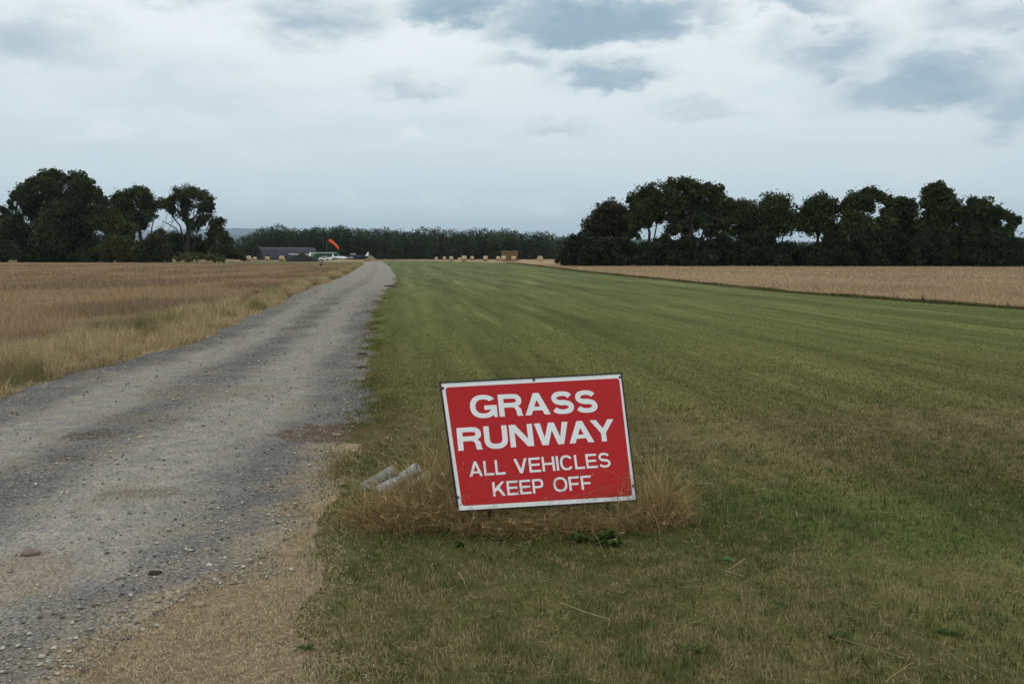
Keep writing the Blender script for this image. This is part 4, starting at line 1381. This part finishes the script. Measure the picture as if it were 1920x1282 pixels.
def glyph(ch, w, s, b):
    """closed outlines (first solid, second hole) of a grotesque capital: width w, stem s, bar b, height 1"""
    d = s * 1.16
    if ch == 'A':
        tt = s * .56
        sl = w / 2 - tt
        xi = lambda y: d + sl * y
        yi = (w / 2 - d) / sl
        y1, y2 = .20, .20 + b * .85
        return [[(0, 0), (w / 2 - tt, 1), (w / 2 + tt, 1), (w, 0), (w - d, 0), (w - xi(y1), y1), (xi(y1), y1), (d, 0)], [(xi(y2), y2), (w - xi(y2), y2), (w / 2, yi)]]
    if ch == 'L':
        return [[(0, 0), (0, 1), (s, 1), (s, b), (w, b), (w, 0)]]
    if ch == 'E':
        m0, m1 = .5 - b / 2 + .01, .5 + b / 2 + .01
        return [[(0, 0), (0, 1), (w * .98, 1), (w * .98, 1 - b), (s, 1 - b), (s, m1), (w * .92, m1), (w * .92, m0), (s, m0), (s, b), (w, b), (w, 0)]]
    if ch == 'F':
        m0, m1 = .46 - b / 2, .46 + b / 2
        return [[(0, 0), (0, 1), (w, 1), (w, 1 - b), (s, 1 - b), (s, m1), (w * .9, m1), (w * .9, m0), (s, m0), (s, 0)]]
    if ch == 'H':
        m0, m1 = .51 - b / 2, .51 + b / 2
        return [[(0, 0), (0, 1), (s, 1), (s, m1), (w - s, m1), (w - s, 1), (w, 1), (w, 0), (w - s, 0), (w - s, m0), (s, m0), (s, 0)]]
    if ch == 'I':
        return [[(0, 0), (0, 1), (s, 1), (s, 0)]]
    if ch == 'K':
        return [[(0, 0), (0, 1), (s, 1), (s, .56), (w - s * 1.38, 1), (w - .02, 1), (w * .56, .59), (w, 0), (w - s * 1.28, 0), (w * .40, .44), (s, .29), (s, 0)]]
    if ch == 'N':
        return [[(0, 0), (0, 1), (d, 1), (w - s, .34), (w - s, 1), (w, 1), (w, 0), (w - d, 0), (s, .66), (s, 0)]]
    if ch == 'V':
        return [[(0, 1), (w / 2 - d * .52, 0), (w / 2 + d * .52, 0), (w, 1), (w - d, 1), (w / 2, .27), (d, 1)]]
    if ch == 'W':
        return [[(0, 1), (.27 * w - d * .5, 0), (.27 * w + d * .5, 0), (.5 * w, .66), (.73 * w - d * .5, 0), (.73 * w + d * .5, 0), (w, 1), (w - d, 1), (.73 * w, .33), (.5 * w + d * .48, 1), (.5 * w - d * .48, 1), (.27 * w, .33), (d, 1)]]
    if ch == 'Y':
        return [[(0, 1), (w / 2 - s / 2, .39), (w / 2 - s / 2, 0), (w / 2 + s / 2, 0), (w / 2 + s / 2, .39), (w, 1), (w - d * 1.08, 1), (w / 2, .60), (d * 1.08, 1)]]
    if ch == 'U':
        return [[(0, 1), (s, 1)] + ell(w / 2, .40, w / 2 - s, .40 - b, 180, 360) + [(w - s, 1), (w, 1)] + ell(w / 2, .40, w / 2, .415, 360, 180)]
    if ch == 'O':
        return [ell(w / 2, .5, w / 2, .52, 0, 350, 40), ell(w / 2, .5, w / 2 - s, .52 - b, 0, 350, 40)]
    if ch == 'C':
        return [ell(w / 2, .5, w / 2, .52, 32, 328, 40) + ell(w / 2, .5, w / 2 - s, .52 - b, 322, 38, 40)]
    if ch == 'G':
        return [ell(w / 2, .5, w / 2, .52, 34, 312, 40) + [(w - s * .56, .0), (w, .0), (w, .54), (w * .53, .54), (w * .53, .54 - b * .95), (w - s, .54 - b * .95)] + ell(w / 2, .5, w / 2 - s, .52 - b, 322, 42, 40)]
    if ch in 'RP':
        yo = .40 if ch == 'R' else .36
        xm = w * .60
        bowl = ell(xm, (1 + yo) / 2, w * .97 - xm, (1 - yo) / 2, 90, -90, 16)
        hole = [(s, 1 - b)] + ell(xm - s * .1, (1 + yo) / 2, w * .97 - xm - s * .9, (1 - yo) / 2 - b, 90, -90, 16) + [(s, yo + b)]
        if ch == 'P':
            return [[(0, 0), (0, 1)] + bowl + [(s, yo), (s, 0)], hole]
        leg = [(w * .80, .435), (w * .90, .36), (w * .935, .27), (w * .945, .10), (w, 0), (w - s * 1.10, 0), (w * .945 - s, .12), (w * .935 - s, .26), (w * .88 - s, .355), (w * .80 - s, yo - .005)]
        return [[(0, 0), (0, 1)] + bowl[:-5] + leg + [(s, yo - .005), (s, 0)], hole]
    if ch == 'S':
        k = .52
        sp_ = []
        rx = (w - s) / 2
        cu, cl = .765 - b / 4, .235 + b / 4
        ru = (1.02 - b / 2 - .5) / 2
        cu = .5 + ru; cl = .5 - ru
        top = ell(w / 2, cu, rx * .94, ru, 18, 270, 30, 2.15)
        bot = ell(w / 2, cl, rx, ru, 90, -162, 30, 2.15)
        th = [(18 + 252 * q / 30) for q in range(31)]
        P = top[:-1] + bot
        Tt = [b + (s * .97 - b) * abs(math.cos(math.radians(a))) ** 1.3 for a in th][:-1] + [b * 1.0 + (s - b) * abs(math.cos(math.radians(90 - 252 * q / 30))) ** 1.3 for q in range(31)]
        for i in range(len(P)):
            if abs(i - 30) < 7:
                Tt[i] = max(Tt[i], b * (1.0 + .22 * (1 - abs(i - 30) / 7)))
        L, Q = [], []
        for i, p in enumerate(P):
            a, c = P[max(0, i - 1)], P[min(len(P) - 1, i + 1)]
            dx, dy = c[0] - a[0], c[1] - a[1]
            l = math.hypot(dx, dy) or 1
            nx, ny = -dy / l * Tt[i] / 2, dx / l * Tt[i] / 2
            L.append((p[0] + nx, p[1] + ny)); Q.append((p[0] - nx, p[1] - ny))
        return [L + Q[::-1]]
    raise KeyError(ch)


def lettering(text, widths, left, right, cap, s, b, gap, kern=()):
    x, loops = 0.0, []
    for i, ch in enumerate(text):
        w = widths.get(ch, .45)
        if ch == ' ':
            x += w
            continue
        loops += [[(px + x, py) for px, py in lp] for lp in glyph(ch, w, s, b)]
        x += w + gap + dict(kern).get(text[i:i + 2], 0)
    tot = x - gap
    cu = bpy.data.curves.new('glyphs', 'CURVE')
    cu.dimensions = '2D'
    cu.fill_mode = 'BOTH'
    for lp in loops:
        sp_ = cu.splines.new('POLY')
        sp_.points.add(len(lp) - 1)
        for q, p in zip(sp_.points, lp):
            q.co = (p[0], p[1], 0, 1)
        sp_.use_cyclic_u = True
    ob = bpy.data.objects.new('glyphs', cu)
    COL.objects.link(ob)
    bpy.context.view_layer.update()
    me = bpy.data.meshes.new_from_object(ob.evaluated_get(bpy.context.evaluated_depsgraph_get()))
    COL.objects.unlink(ob)
    bpy.data.objects.remove(ob)
    for v in me.vertices:
        f = v.co.x / tot
        u = left[0] + (right[0] - left[0]) * f
        vv = left[1] + (right[1] - left[1]) * f + cap * v.co.y
        v.co = sp(u, vv, .0019) - base
    me.name = 'lettering'
    o = bpy.data.objects.new('lettering', me)
    COL.objects.link(o)
    me.materials.clear()
    me.materials.append(M_WHITE)
    o.parent = sign
    return o


WB = dict(G=1.30, R=1.19, A=1.28, S=1.14, U=1.14, N=1.16, W=1.72, Y=1.26)
WN = dict(A=.98, L=.74, V=.95, E=.84, H=.92, I=.17, C=.96, S=.88, K=.93, P=.86, O=1.02, F=.78)
WN[' '] = .36
lettering('GRASS', WB, (-.4227, .158), (.388, .157), .137, .262, .205, .095)
lettering('RUNWAY', WB, (-.5175, -.032), (.4806, -.031), .136, .262, .205, .105, {'WA': -.14, 'AY': -.20})
lettering('ALL', WN, (-.4642, -.187), (-.2472, -.188), .087, .17, .15, .12)
lettering('VEHICLES', WN, (-.1906, -.188), (.4197, -.190), .087, .17, .15, .12)
lettering('KEEP', WN, (-.3345, -.311), (-.0221, -.313), .083, .17, .15, .12)
lettering('OFF', WN, (.0374, -.313), (.2794, -.315), .083, .17, .15, .12)



# ------------------------------------------------------------------ pipes in the grass
def pipe(p0, p1, r_, label, col, mid=None, wall=.012):
    a, b = Vector(p0), Vector(p1)
    bm = bmesh.new()
    pts = [a, b] if mid is None else [a, Vector(mid), b]
    n = 20
    P2 = []
    for s0, s1 in zip(pts, pts[1:]):
        P2 += [s0.lerp(s1, k / 4) for k in range(4)]
    P2.append(pts[-1])
    ro = tube(bm, P2, r_, n, False)
    ri = tube(bm, P2, r_ - wall, n, False)
    for A, B in ((ro[0], ri[0]), (ro[-1], ri[-1])):
        for k in range(n):
            bm.faces.new((A[k], A[(k + 1) % n], B[(k + 1) % n], B[k]))
    o = bmobj('drain_pipe', bm, plain('pipe_surface', col, .6, .25, 14, .15), None, smooth=True)
    tag(o, label, 'pipe', 'old pipes dumped in grass beside the sign')


def gz(px, py, z):
    return G(px, py, z)


pipe(gz(680, 916, .035), gz(741, 881, .15), .041, 'shorter grey pipe left of the white one in dry grass', (.20, .21, .19))
pipe(gz(706, 922, .035), gz(783, 876, .18), .037, 'longer bluish white bent pipe beside the sign', (.44, .48, .50), gz(748, 900, .085))
pipe(gz(758, 924, .035), gz(806, 890, .12), .038, 'half hidden dirty white pipe nearest the sign', (.33, .31, .25))

# ------------------------------------------------------------------ airfield in the distance
M_TIN = None


def mat_tin():
    m, t, p = material('corrugated_tin')
    co = t.n('ShaderNodeTexCoord').outputs['Object']
    n = t.noise(co, .5, 6, .65)
    c = t.mix(t.ss(n, .35, .68), (.035, .040, .054), (.06, .062, .070))
    c = t.mix(t.m('MULTIPLY', t.ss(t.noise(co, 1.7, 5, .6), .62, .75), .6), c, (.13, .13, .135))
    t.l(c, p.inputs['Base Color'])
    p.inputs['Roughness'].default_value = .6
    p.inputs['Metallic'].default_value = .1
    return m


M_TIN = mat_tin()
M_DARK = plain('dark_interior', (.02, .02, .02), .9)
hd = 318.0
hb = AT(489, HZ, hd); hb[2] = 0
hang = empty('hangar', hb)
tag(hang, 'long dark arched tin hangar with open end, beyond the left field', 'hangar')
HM = Matrix.Translation(hb) @ Matrix.Rotation(R(38), 4, 'Z')     # local x along the hangar
L_, Rd, Hh = 23.5, 5.0, 5.1
bm = bmesh.new()
NS, NL = 20, 60
prev = None
for shell in (0, 1):
    rad = Rd - .12 * shell
    for j in range(NL + 1):
        ring = []
        for k in range(NS + 1):
            a = math.pi * k / NS
            rr = rad + .05 * (j % 2)
            ring.append(bm.verts.new(HM @ Vector((L_ * j / NL, -rr * math.cos(a) + 3.2, rr * math.sin(a) * Hh / Rd))))
        if j:
            for k in range(NS):
                bm.faces.new((prev[k], prev[k + 1], ring[k + 1], ring[k]))
        prev = ring
bmobj('roof', bm, M_TIN, hang, hb, smooth=False)
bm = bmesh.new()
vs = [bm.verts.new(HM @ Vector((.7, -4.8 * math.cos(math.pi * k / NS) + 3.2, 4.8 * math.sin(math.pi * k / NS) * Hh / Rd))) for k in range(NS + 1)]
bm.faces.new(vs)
bmobj('hangar_door', bm, M_DARK, hang, hb)  # no door: dark sheet standing in for the shade inside the open end
bm = bmesh.new()
vs = [bm.verts.new(HM @ Vector((L_ - .3, -4.8 * math.cos(math.pi * k / NS) + 3.2, 4.8 * math.sin(math.pi * k / NS) * Hh / Rd))) for k in range(NS + 1)]
bm.faces.new(vs)
bmobj('end_wall', bm, M_TIN, hang, hb)
bm = bmesh.new()
tube(bm, [HM @ Vector((-.05, -5.05 * math.cos(math.pi * k / NS) + 3.2, 5.05 * math.sin(math.pi * k / NS) * Hh / Rd)) for k in range(NS + 1)], .14, 6)
bmobj('end_rib', bm, M_DARK, hang, hb)

M_GREEN = plain('green_cladding', (.028, .075, .048), .6, .15, 2)
M_PALE = plain('pale_sheet', (.55, .57, .56), .6, .1, 2)
sd = 300.0
a = AT(581, HZ, sd); b = AT(631, HZ, sd)
sb = np.array([(a[0] + b[0]) / 2, sd, 0])
shed = empty('shed', sb)
tag(shed, 'low green shed with a pale flat roof right of the hangar', 'shed')
wd_ = (b[0] - a[0]) / 2
bm = bmesh.new(); box(bm, (-wd_, 0, 0), (wd_, 5, 2.65)); bmobj('wall', bm, M_GREEN, shed)
bm = bmesh.new(); box(bm, (-wd_ - .15, -.25, 2.652), (wd_ - .8, 5.2, 2.95))
bmobj('roof', bm, M_PALE, shed)
bm = bmesh.new(); box(bm, (wd_ - .78, 1.2, 2.652), (wd_ + .1, 5.2, 2.8)); bmobj('lean_roof', bm, M_GREEN, shed)
bm = bmesh.new()
for k in range(2):
    box(bm, (-1.3 + k * 1.32, -.05, .05), (-.02 + k * 1.32, -.003, 2.3))
bmobj('door', bm, plain('door_green', (.02, .055, .036), .6), shed)


def mound(px0, px1, ptop, d, label, col, seed, name):
    a, b, tp = AT(px0, HZ, d), AT(px1, HZ, d), AT((px0 + px1) / 2, ptop, d)
    cx, wd = (a[0] + b[0]) / 2, (b[0] - a[0]) / 2
    hgt = tp[2]
    n = 34
    g = np.linspace(-1.1, 1.1, n)
    X, Y = np.meshgrid(g, g)
    rr = np.sqrt(X * X + Y * Y)
    Z = hgt * np.maximum(0, 1 - rr ** 1.15) * (.85 + .35 * fbm(X * 3 + seed, Y * 3, seed)) + .10 * (fbm(X * 9, Y * 9, seed + 2) - .5) * (rr < 1) - .03 * (rr >= 1)
    v = np.stack([X * wd, Y * wd * .8, Z], -1).reshape(-1, 3)
    i = (np.arange(n - 1)[:, None] * n + np.arange(n - 1)[None]).ravel()
    o = npmesh(name, v, np.stack([i, i + 1, i + n + 1, i + n], 1), plain(name + '_' + str(seed), col, 1, .3, 1.2, .6), smooth=True)
    o.location = (cx, d, 0)
    tag(o, label, 'mound')


mound(533, 600, 475.5, 232, 'dark brown soil mound in front of the hangar', (.014, .011, .011), 3, 'soil_mound')
mound(681, 709, 478.5, 236, 'small pale gravel mound left of the far track end', (.20, .155, .095), 8, 'gravel_mound')
mound(583, 690, 486.8, 238, 'low straw coloured bank before the parked aeroplanes', (.30, .22, .13), 12, 'straw_bank')

# --- windsock
M_ORANGE = plain('orange_cloth', (.80, .105, .025), .8, .1, 4)
wdp = 215.0
wb = AT(613, HZ, wdp); wb[2] = 0
ws = empty('windsock', wb)
tag(ws, 'orange windsock drooping from a thin grey pole', 'windsock')
ptop = AT(613.5, 449, wdp)
bm = bmesh.new(); tube(bm, [Vector((wb[0], wb[1], -.2)), Vector((wb[0], wb[1], ptop[2]))], [.07, .045], 8); bmobj('pole', bm, plain('grey_pole', (.16, .17, .17), .6), ws, wb)
path = [AT(617 + 18.5 * t_, 450.5 + 16.0 * t_ - 2.2 * math.sin(math.pi * t_) * .9, wdp) - np.array([0, .5 * t_, 0]) for t_ in np.linspace(0, 1, 9)]
rads = [.44 - .18 * t_ for t_ in np.linspace(0, 1, 9)]
bm = bmesh.new()
tube(bm, path, rads, 14, False)
bmobj('sock', bm, M_ORANGE, ws, wb, smooth=True)
bm = bmesh.new()
p0 = Vector(path[0]); dr = (Vector(path[1]) - p0).normalized()
u = dr.cross(Vector((0, 1, 0))).normalized(); w = dr.cross(u)
tube(bm, [p0 + (u * math.cos(k * math.pi / 8) + w * math.sin(k * math.pi / 8)) * .45 for k in range(17)], .035, 5)
tube(bm, [Vector(ptop), p0 + u * .5], .03, 5); tube(bm, [Vector((ptop[0], ptop[1], ptop[2] - .5)), p0 - u * .5], .03, 5)
bmobj('hoop', bm, M_DARK, ws, wb)

# --- aircraft and car
M_PLANE = plain('aircraft_white', (.78, .80, .80), .4, .05, 3)
M_BLUE = plain('aircraft_blue', (.02, .03, .075), .4, .05, 3)
M_GLASS = plain('dark_glass', (.02, .025, .03), .12, .05, 3, spec=.6)
M_TYRE = plain('tyre_rubber', (.015, .015, .015), .9)


def loft(bm, secs, n=12):
    """sections: (x, y-half, z-half, zc)"""
    rings = []
    for (x, hy, hz, zc) in secs:
        rings.append([bm.verts.new((x, hy * math.copysign(abs(math.cos(2 * math.pi * k / n)) ** .75, math.cos(2 * math.pi * k / n)), zc + hz * math.copysign(abs(math.sin(2 * math.pi * k / n)) ** .75, math.sin(2 * math.pi * k / n)))) for k in range(n)])
    for a, b in zip(rings, rings[1:]):
        for k in range(n):
            bm.faces.new((a[k], a[(k + 1) % n], b[(k + 1) % n], b[k]))
    bm.faces.new(rings[0][::-1]); bm.faces.new(rings[-1])


def wing(bm, x0, x1, y0, y1, z0, z1, th, xt0=None, xt1=None):
    """one panel from root (y0) to tip (y1)"""
    xt0 = x0 if xt0 is None else xt0; xt1 = x1 if xt1 is None else xt1
    sec = []
    for (a, b, y, z) in ((x0, x1, y0, z0), (xt0, xt1, y1, z1)):
        c = b - a
        sec.append([bm.verts.new((a + c * s_, y, z + th * t_)) for s_, t_ in ((0, 0), (.12, .5), (.35, .62), (1, .05), (1, -.05), (.35, -.35), (.12, -.35))])
    m = len(sec[0])
    for k in range(m):
        bm.faces.new((sec[0][k], sec[0][(k + 1) % m], sec[1][(k + 1) % m], sec[1][k]))
    bm.faces.new(sec[0][::-1]); bm.faces.new(sec[1])


def plane(loc, yaw, label, high=True, fus=M_PLANE):
    """nose towards -x"""
    root = empty('light_aircraft', loc)
    root.rotation_euler = (0, 0, R(yaw))
    tag(root, label, 'aeroplane', 'light aircraft parked on the airfield')
    def add(name, f, mat, smooth=False, par=None):
        bm = bmesh.new(); f(bm); return bmobj(name, bm, mat, par or root, smooth=smooth)
    if high:
        add('fuselage', lambda b: loft(b, [(-2.6, .18, .22, 1.1), (-2.4, .42, .38, 1.1), (-1.3, .52, .48, 1.12), (-.4, .56, .72, 1.35), (.9, .54, .70, 1.35), (2.2, .36, .42, 1.42), (4.4, .14, .20, 1.52), (5.3, .05, .12, 1.6)]), fus, True)
        zw = 2.12
        add('wing', lambda b: [wing(b, -.7, .9, 0, s_ * 3.0, zw, zw + .06, .2) or wing(b, -.7, .9, s_ * 3.0, s_ * 5.4, zw + .06, zw + .2, .2, -.55, .6) for s_ in (-1, 1)], M_PLANE)
        [add('wing_strut', lambda b, s_=s_: tube(b, [(-.1, s_ * .5, .8), (.0, s_ * 2.7, 2.1)], .05, 6), M_PLANE) for s_ in (-1, 1)]
        [add('window', lambda b, s_=s_: box(b, (-.5, s_ * .56 - .01, 1.5), (1.2, s_ * .56 + .01, 1.95)), M_GLASS) for s_ in (-1, 1)]
        add('tailplane', lambda b: [wing(b, 4.3, 5.3, 0, s_ * 1.7, 1.6, 1.62, .1, 4.6, 5.3) for s_ in (-1, 1)], M_PLANE)
        def fin(b):
            o_ = [(3.6, 1.6), (4.6, 1.85), (5.25, 2.95), (5.75, 2.95), (5.55, 1.6)]
            A = [b.verts.new((x, .05, z)) for x, z in o_]; B = [b.verts.new((x, -.05, z)) for x, z in o_]
            b.faces.new(A); b.faces.new(B[::-1])
            for k in range(5):
                b.faces.new((A[k], A[(k + 1) % 5], B[(k + 1) % 5], B[k]))
        add('fin', fin, M_PLANE)
    else:
        add('fuselage', lambda b: loft(b, [(-2.5, .16, .2, .95), (-2.3, .40, .34, .95), (-1.1, .5, .42, 1.0), (.2, .52, .46, 1.05), (1.4, .46, .42, 1.08), (3.2, .2, .24, 1.15), (4.4, .06, .12, 1.2)]), fus, True)
        add('canopy', lambda b: loft(b, [(-.7, .1, .05, 1.42), (-.2, .40, .30, 1.50), (.6, .42, .34, 1.52), (1.4, .2, .12, 1.46), (1.7, .05, .03, 1.42)]), M_GLASS, True)
        add('wing', lambda b: [wing(b, -.8, .8, 0, s_ * 4.6, .72, 1.1, .2, -.6, .5) for s_ in (-1, 1)], M_PLANE)
        add('tailplane', lambda b: [wing(b, 3.6, 4.4, 0, s_ * 1.5, 1.22, 1.24, .1, 3.8, 4.4) for s_ in (-1, 1)], M_PLANE)
        def fin(b):
            o_ = [(3.1, 1.3), (3.8, 1.55), (4.2, 2.3), (4.6, 2.3), (4.5, 1.2)]
            A = [b.verts.new((x, .05, z)) for x, z in o_]; B = [b.verts.new((x, -.05, z)) for x, z in o_]
            b.faces.new(A); b.faces.new(B[::-1])
            for k in range(5):
                b.faces.new((A[k], A[(k + 1) % 5], B[(k + 1) % 5], B[k]))
        add('fin', fin, M_PLANE)
    for (x, y) in ((-1.9, 0), (.5, 1.1), (.5, -1.1)):
        def gear(b, x=x, y=y):
            lathe(b, [(.16, -.07), (.2, -.04), (.2, .04), (.16, .07)], (x, y, .2), 14, 'Y')
        w_ = add('wheel', gear, M_TYRE)
        add('gear_leg', lambda b, x=x, y=y: tube(b, [(x, y * .95, .2), (x, y * .4, .85)], .04, 6), M_PLANE)
    add('propeller', lambda b: box(b, (-2.72, -.06, .15), (-2.66, .06, 2.05)), M_DARK)
    add('spinner', lambda b: lathe(b, [(.02, -.22), (.10, -.12), (.16, 0)], (-2.6, 0, 1.1), 12, 'X'), M_PLANE, True)
    return root


p = AT(661, HZ, 285); plane((p[0], p[1], 0), 8, 'high winged aircraft with white tail fin beside the gravel mound', True, M_BLUE)
p = AT(640, HZ, 270); plane((p[0], p[1], 0), -118, 'low winged white aircraft between white car and tail-finned aircraft', False)
p = AT(566, HZ, 292); plane((p[0], p[1], 0), 70, 'white high winged aircraft half hidden behind the dark soil mound', True)


def car(loc, yaw, label):
    root = empty('parked_car', loc)
    root.rotation_euler = (0, 0, R(yaw))
    tag(root, label, 'car')
    def add(name, f, mat, smooth=False):
        bm = bmesh.new(); f(bm); return bmobj(name, bm, mat, root, smooth=smooth)
    prof = [(-2.0, .35), (-2.05, .6), (-1.95, .85), (-1.0, 1.0), (-.45, 1.42), (.9, 1.48), (1.7, 1.1), (2.0, 1.0), (2.05, .6), (2.0, .35)]
    def body(b):
        S = []
        for y in (-.85, -.8, .8, .85):
            S.append([b.verts.new((x, y * (1 if z < 1.02 else .86), z if abs(y) < .82 else .35 + (z - .35) * .97)) for x, z in prof])
        for A, B in zip(S, S[1:]):
            for k in range(len(prof)):
                b.faces.new((A[k], A[(k + 1) % len(prof)], B[(k + 1) % len(prof)], B[k]))
        b.faces.new(S[0]); b.faces.new(S[-1][::-1])
    add('body', body, M_PLANE)
    def side(b, s_):
        o_ = [(-.85, 1.03), (-.42, 1.36), (.85, 1.41), (1.5, 1.06)]
        A = [b.verts.new((x, s_ * (.85 if z < 1.1 else .76), z)) for x, z in o_]; b.faces.new(A)
        bmesh.ops.translate(b, vec=(0, s_ * .012, 0), verts=A)
    add('window', lambda b: side(b, 1), M_GLASS); add('window', lambda b: side(b, -1), M_GLASS)
    def screen(b, x0, z0, x1, z1, dx):
        b.faces.new([b.verts.new(q) for q in ((x0 + dx, -.68, z0 + .012), (x0 + dx, .68, z0 + .012), (x1 + dx, .62, z1 + .012), (x1 + dx, -.62, z1 + .012))])
    add('windscreen', lambda b: screen(b, -.95, 1.04, -.5, 1.38, -.012), M_GLASS); add('rear_window', lambda b: screen(b, 1.6, 1.16, 1.0, 1.43, .012), M_GLASS)
    for x in (-1.25, 1.25):
        for y in (-.78, .78):
            add('wheel', lambda b, x=x, y=y: lathe(b, [(.2, -.1), (.31, -.09), (.31, .09), (.2, .1)], (x, y, .31), 16, 'Y'), M_TYRE)
    return root


p = AT(610, HZ, 268); car((p[0], p[1], 0), 165, 'white parked car in front of the green shed')


# ------------------------------------------------------------------ bales
def mat_bale(name, c1, c2, sc):
    m, t, p = material(name)
    co = t.n('ShaderNodeTexCoord').outputs['Object']
    n = t.noise(co, sc, 6, .7)
    c = t.mix(t.ss(n, .35, .65), c1, c2)
    t.l(c, p.inputs['Base Color'])
    p.inputs['Roughness'].default_value = .95
    b = t.n('ShaderNodeBump'); b.inputs['Strength'].default_value = .7; b.inputs['Distance'].default_value = .08
    t.l(t.noise(co, sc * 4, 6, .7), b.inputs['Height']); t.l(b.outputs[0], p.inputs['Normal'])
    return m


M_BALE = mat_bale('round_bale_straw', (.50, .395, .25), (.40, .30, .18), 3)
M_SQ = mat_bale('square_bale_straw', (.23, .15, .075), (.16, .10, .05), 2.5)


def bale_mesh():
    bm = bmesh.new()
    lathe(bm, [(.35, -.60), (.60, -.61), (.70, -.56), (.75, -.45), (.755, 0), (.75, .45), (.70, .56), (.60, .61), (.35, .60)], (0, 0, .735), 24, 'X')
    for v in bm.verts:
        v.co.z += .015 * math.sin(v.co.x * 9) * math.cos(v.co.y * 7)
        if v.co.z < .06:
            v.co.z = .0
    bmesh.ops.recalc_face_normals(bm, faces=bm.faces)
    me = bpy.data.meshes.new('round_bale')
    bm.to_mesh(me); bm.free()
    me.materials.append(M_BALE)
    for q in me.polygons:
        q.use_smooth = True
    return me


BME = bale_mesh()


def bale(px, d, yaw, label, group, z=0.0, s_=1.0):
    p = AT(px, HZ, d)
    o = bpy.data.objects.new('round_bale', BME)
    COL.objects.link(o)
    o.location = (p[0], d, z); o.rotation_euler = (0, 0, R(yaw)); o.scale = (s_, s_, s_)
    tag(o, label, 'bale', group)


GR = 'round straw bales beyond the runway'
bale(818, 330, 10, 'leftmost round bale on the skyline, barely showing above the runway', GR, -.35)
bale(833, 322, 4, 'second bale from the left on the runway skyline', GR, -.2)
bale(846, 262, 6, 'lone pale bale left of the tall bale on runway edge', GR)
bale(861.5, 310, 8, 'tiny bale tucked just left of the tall single bale', GR, -.55)
bale(870, 236, -5, 'tall single bale, first big one left of the stack', GR, 0, 1.12)
bale(885, 290, 6, 'small bale between the two larger single bales', GR)
bale(910, 244, 3, 'pale bale standing alone midway to the big stack', GR, 0, 1.08)
bale(934, 262, 4, 'bale touching the left foot of the straw stack', GR)
bale(944, 240, 8, 'bale in front of the left corner of the stack', GR, 0, 1.1)
bale(963, 240, -4, 'bale in front of the right half of the stack', GR, 0, 1.05)
bale(1012.5, 235, 78, 'round faced bale alone between stack and right trees', GR, 0, 1.1)
GLB = 'round straw bales in front of the hangar'
bale(466, 236, 4, 'larger bale beside the left clump of trees', GLB, 0, 1.1)
bale(477.5, 262, 6, 'small bale in front of the hangar opening', GLB, -.05, .9)
bale(501, 258, 0, 'lone bale before the hangar wall, left of centre', GLB, 0, .95)
bale(528, 240, -6, 'bale immediately left of the dark soil mound', GLB, 0, 1.1)


def stack():
    d0 = 252.0
    cx = AT(955.5, HZ, d0)[0]
    bm = bmesh.new()
    vs = box(bm, (-.64, -1.15, 0), (.64, 1.15, .80))
    bmesh.ops.bevel(bm, geom=list(bm.edges), offset=.06, segments=2, affect='EDGES')
    bmesh.ops.recalc_face_normals(bm, faces=bm.faces)
    me = bpy.data.meshes.new('square_bale')
    bm.to_mesh(me); bm.free()
    me.materials.append(M_SQ)
    rr = random.Random(3)
    rows = ['bottom', 'second', 'third', 'top']
    cols = ['far left', 'left centre', 'right centre', 'far right']
    for r_ in range(4):
        for c in range(4):
            o = bpy.data.objects.new('square_bale', me)
            COL.objects.link(o)
            o.location = (cx + (c - 1.5) * 1.31 + rr.uniform(-.03, .03) + .05 * (r_ % 2), d0 + rr.uniform(-.05, .05), r_ * .815)
            o.rotation_euler = (0, 0, R(rr.uniform(-1, 1)))
            tag(o, f'brown square bale in the straw stack, {rows[r_]} layer, {cols[c]}', 'bale', 'square bales in the straw stack')


stack()

# ------------------------------------------------------------------ air
bm = bmesh.new()
box(bm, (-21000, -1500, -3.0), (21000, 16500, 560.0))
hm, t, p = material('haze_air')
nt = hm.node_tree
nt.nodes.remove(p)
pv = t.n('ShaderNodeVolumePrincipled')
pv.inputs['Color'].default_value = (.68, .85, 1.0, 1)
pv.inputs['Density'].default_value = 7.0e-5
pv.inputs['Anisotropy'].default_value = 0.0
t.l(pv.outputs[0], nt.nodes['Material Output'].inputs['Volume'])
hz_ = bmobj('haze', bm, hm)
tag(hz_, 'thin blue haze in the air over the whole scene', 'haze', kind='stuff')
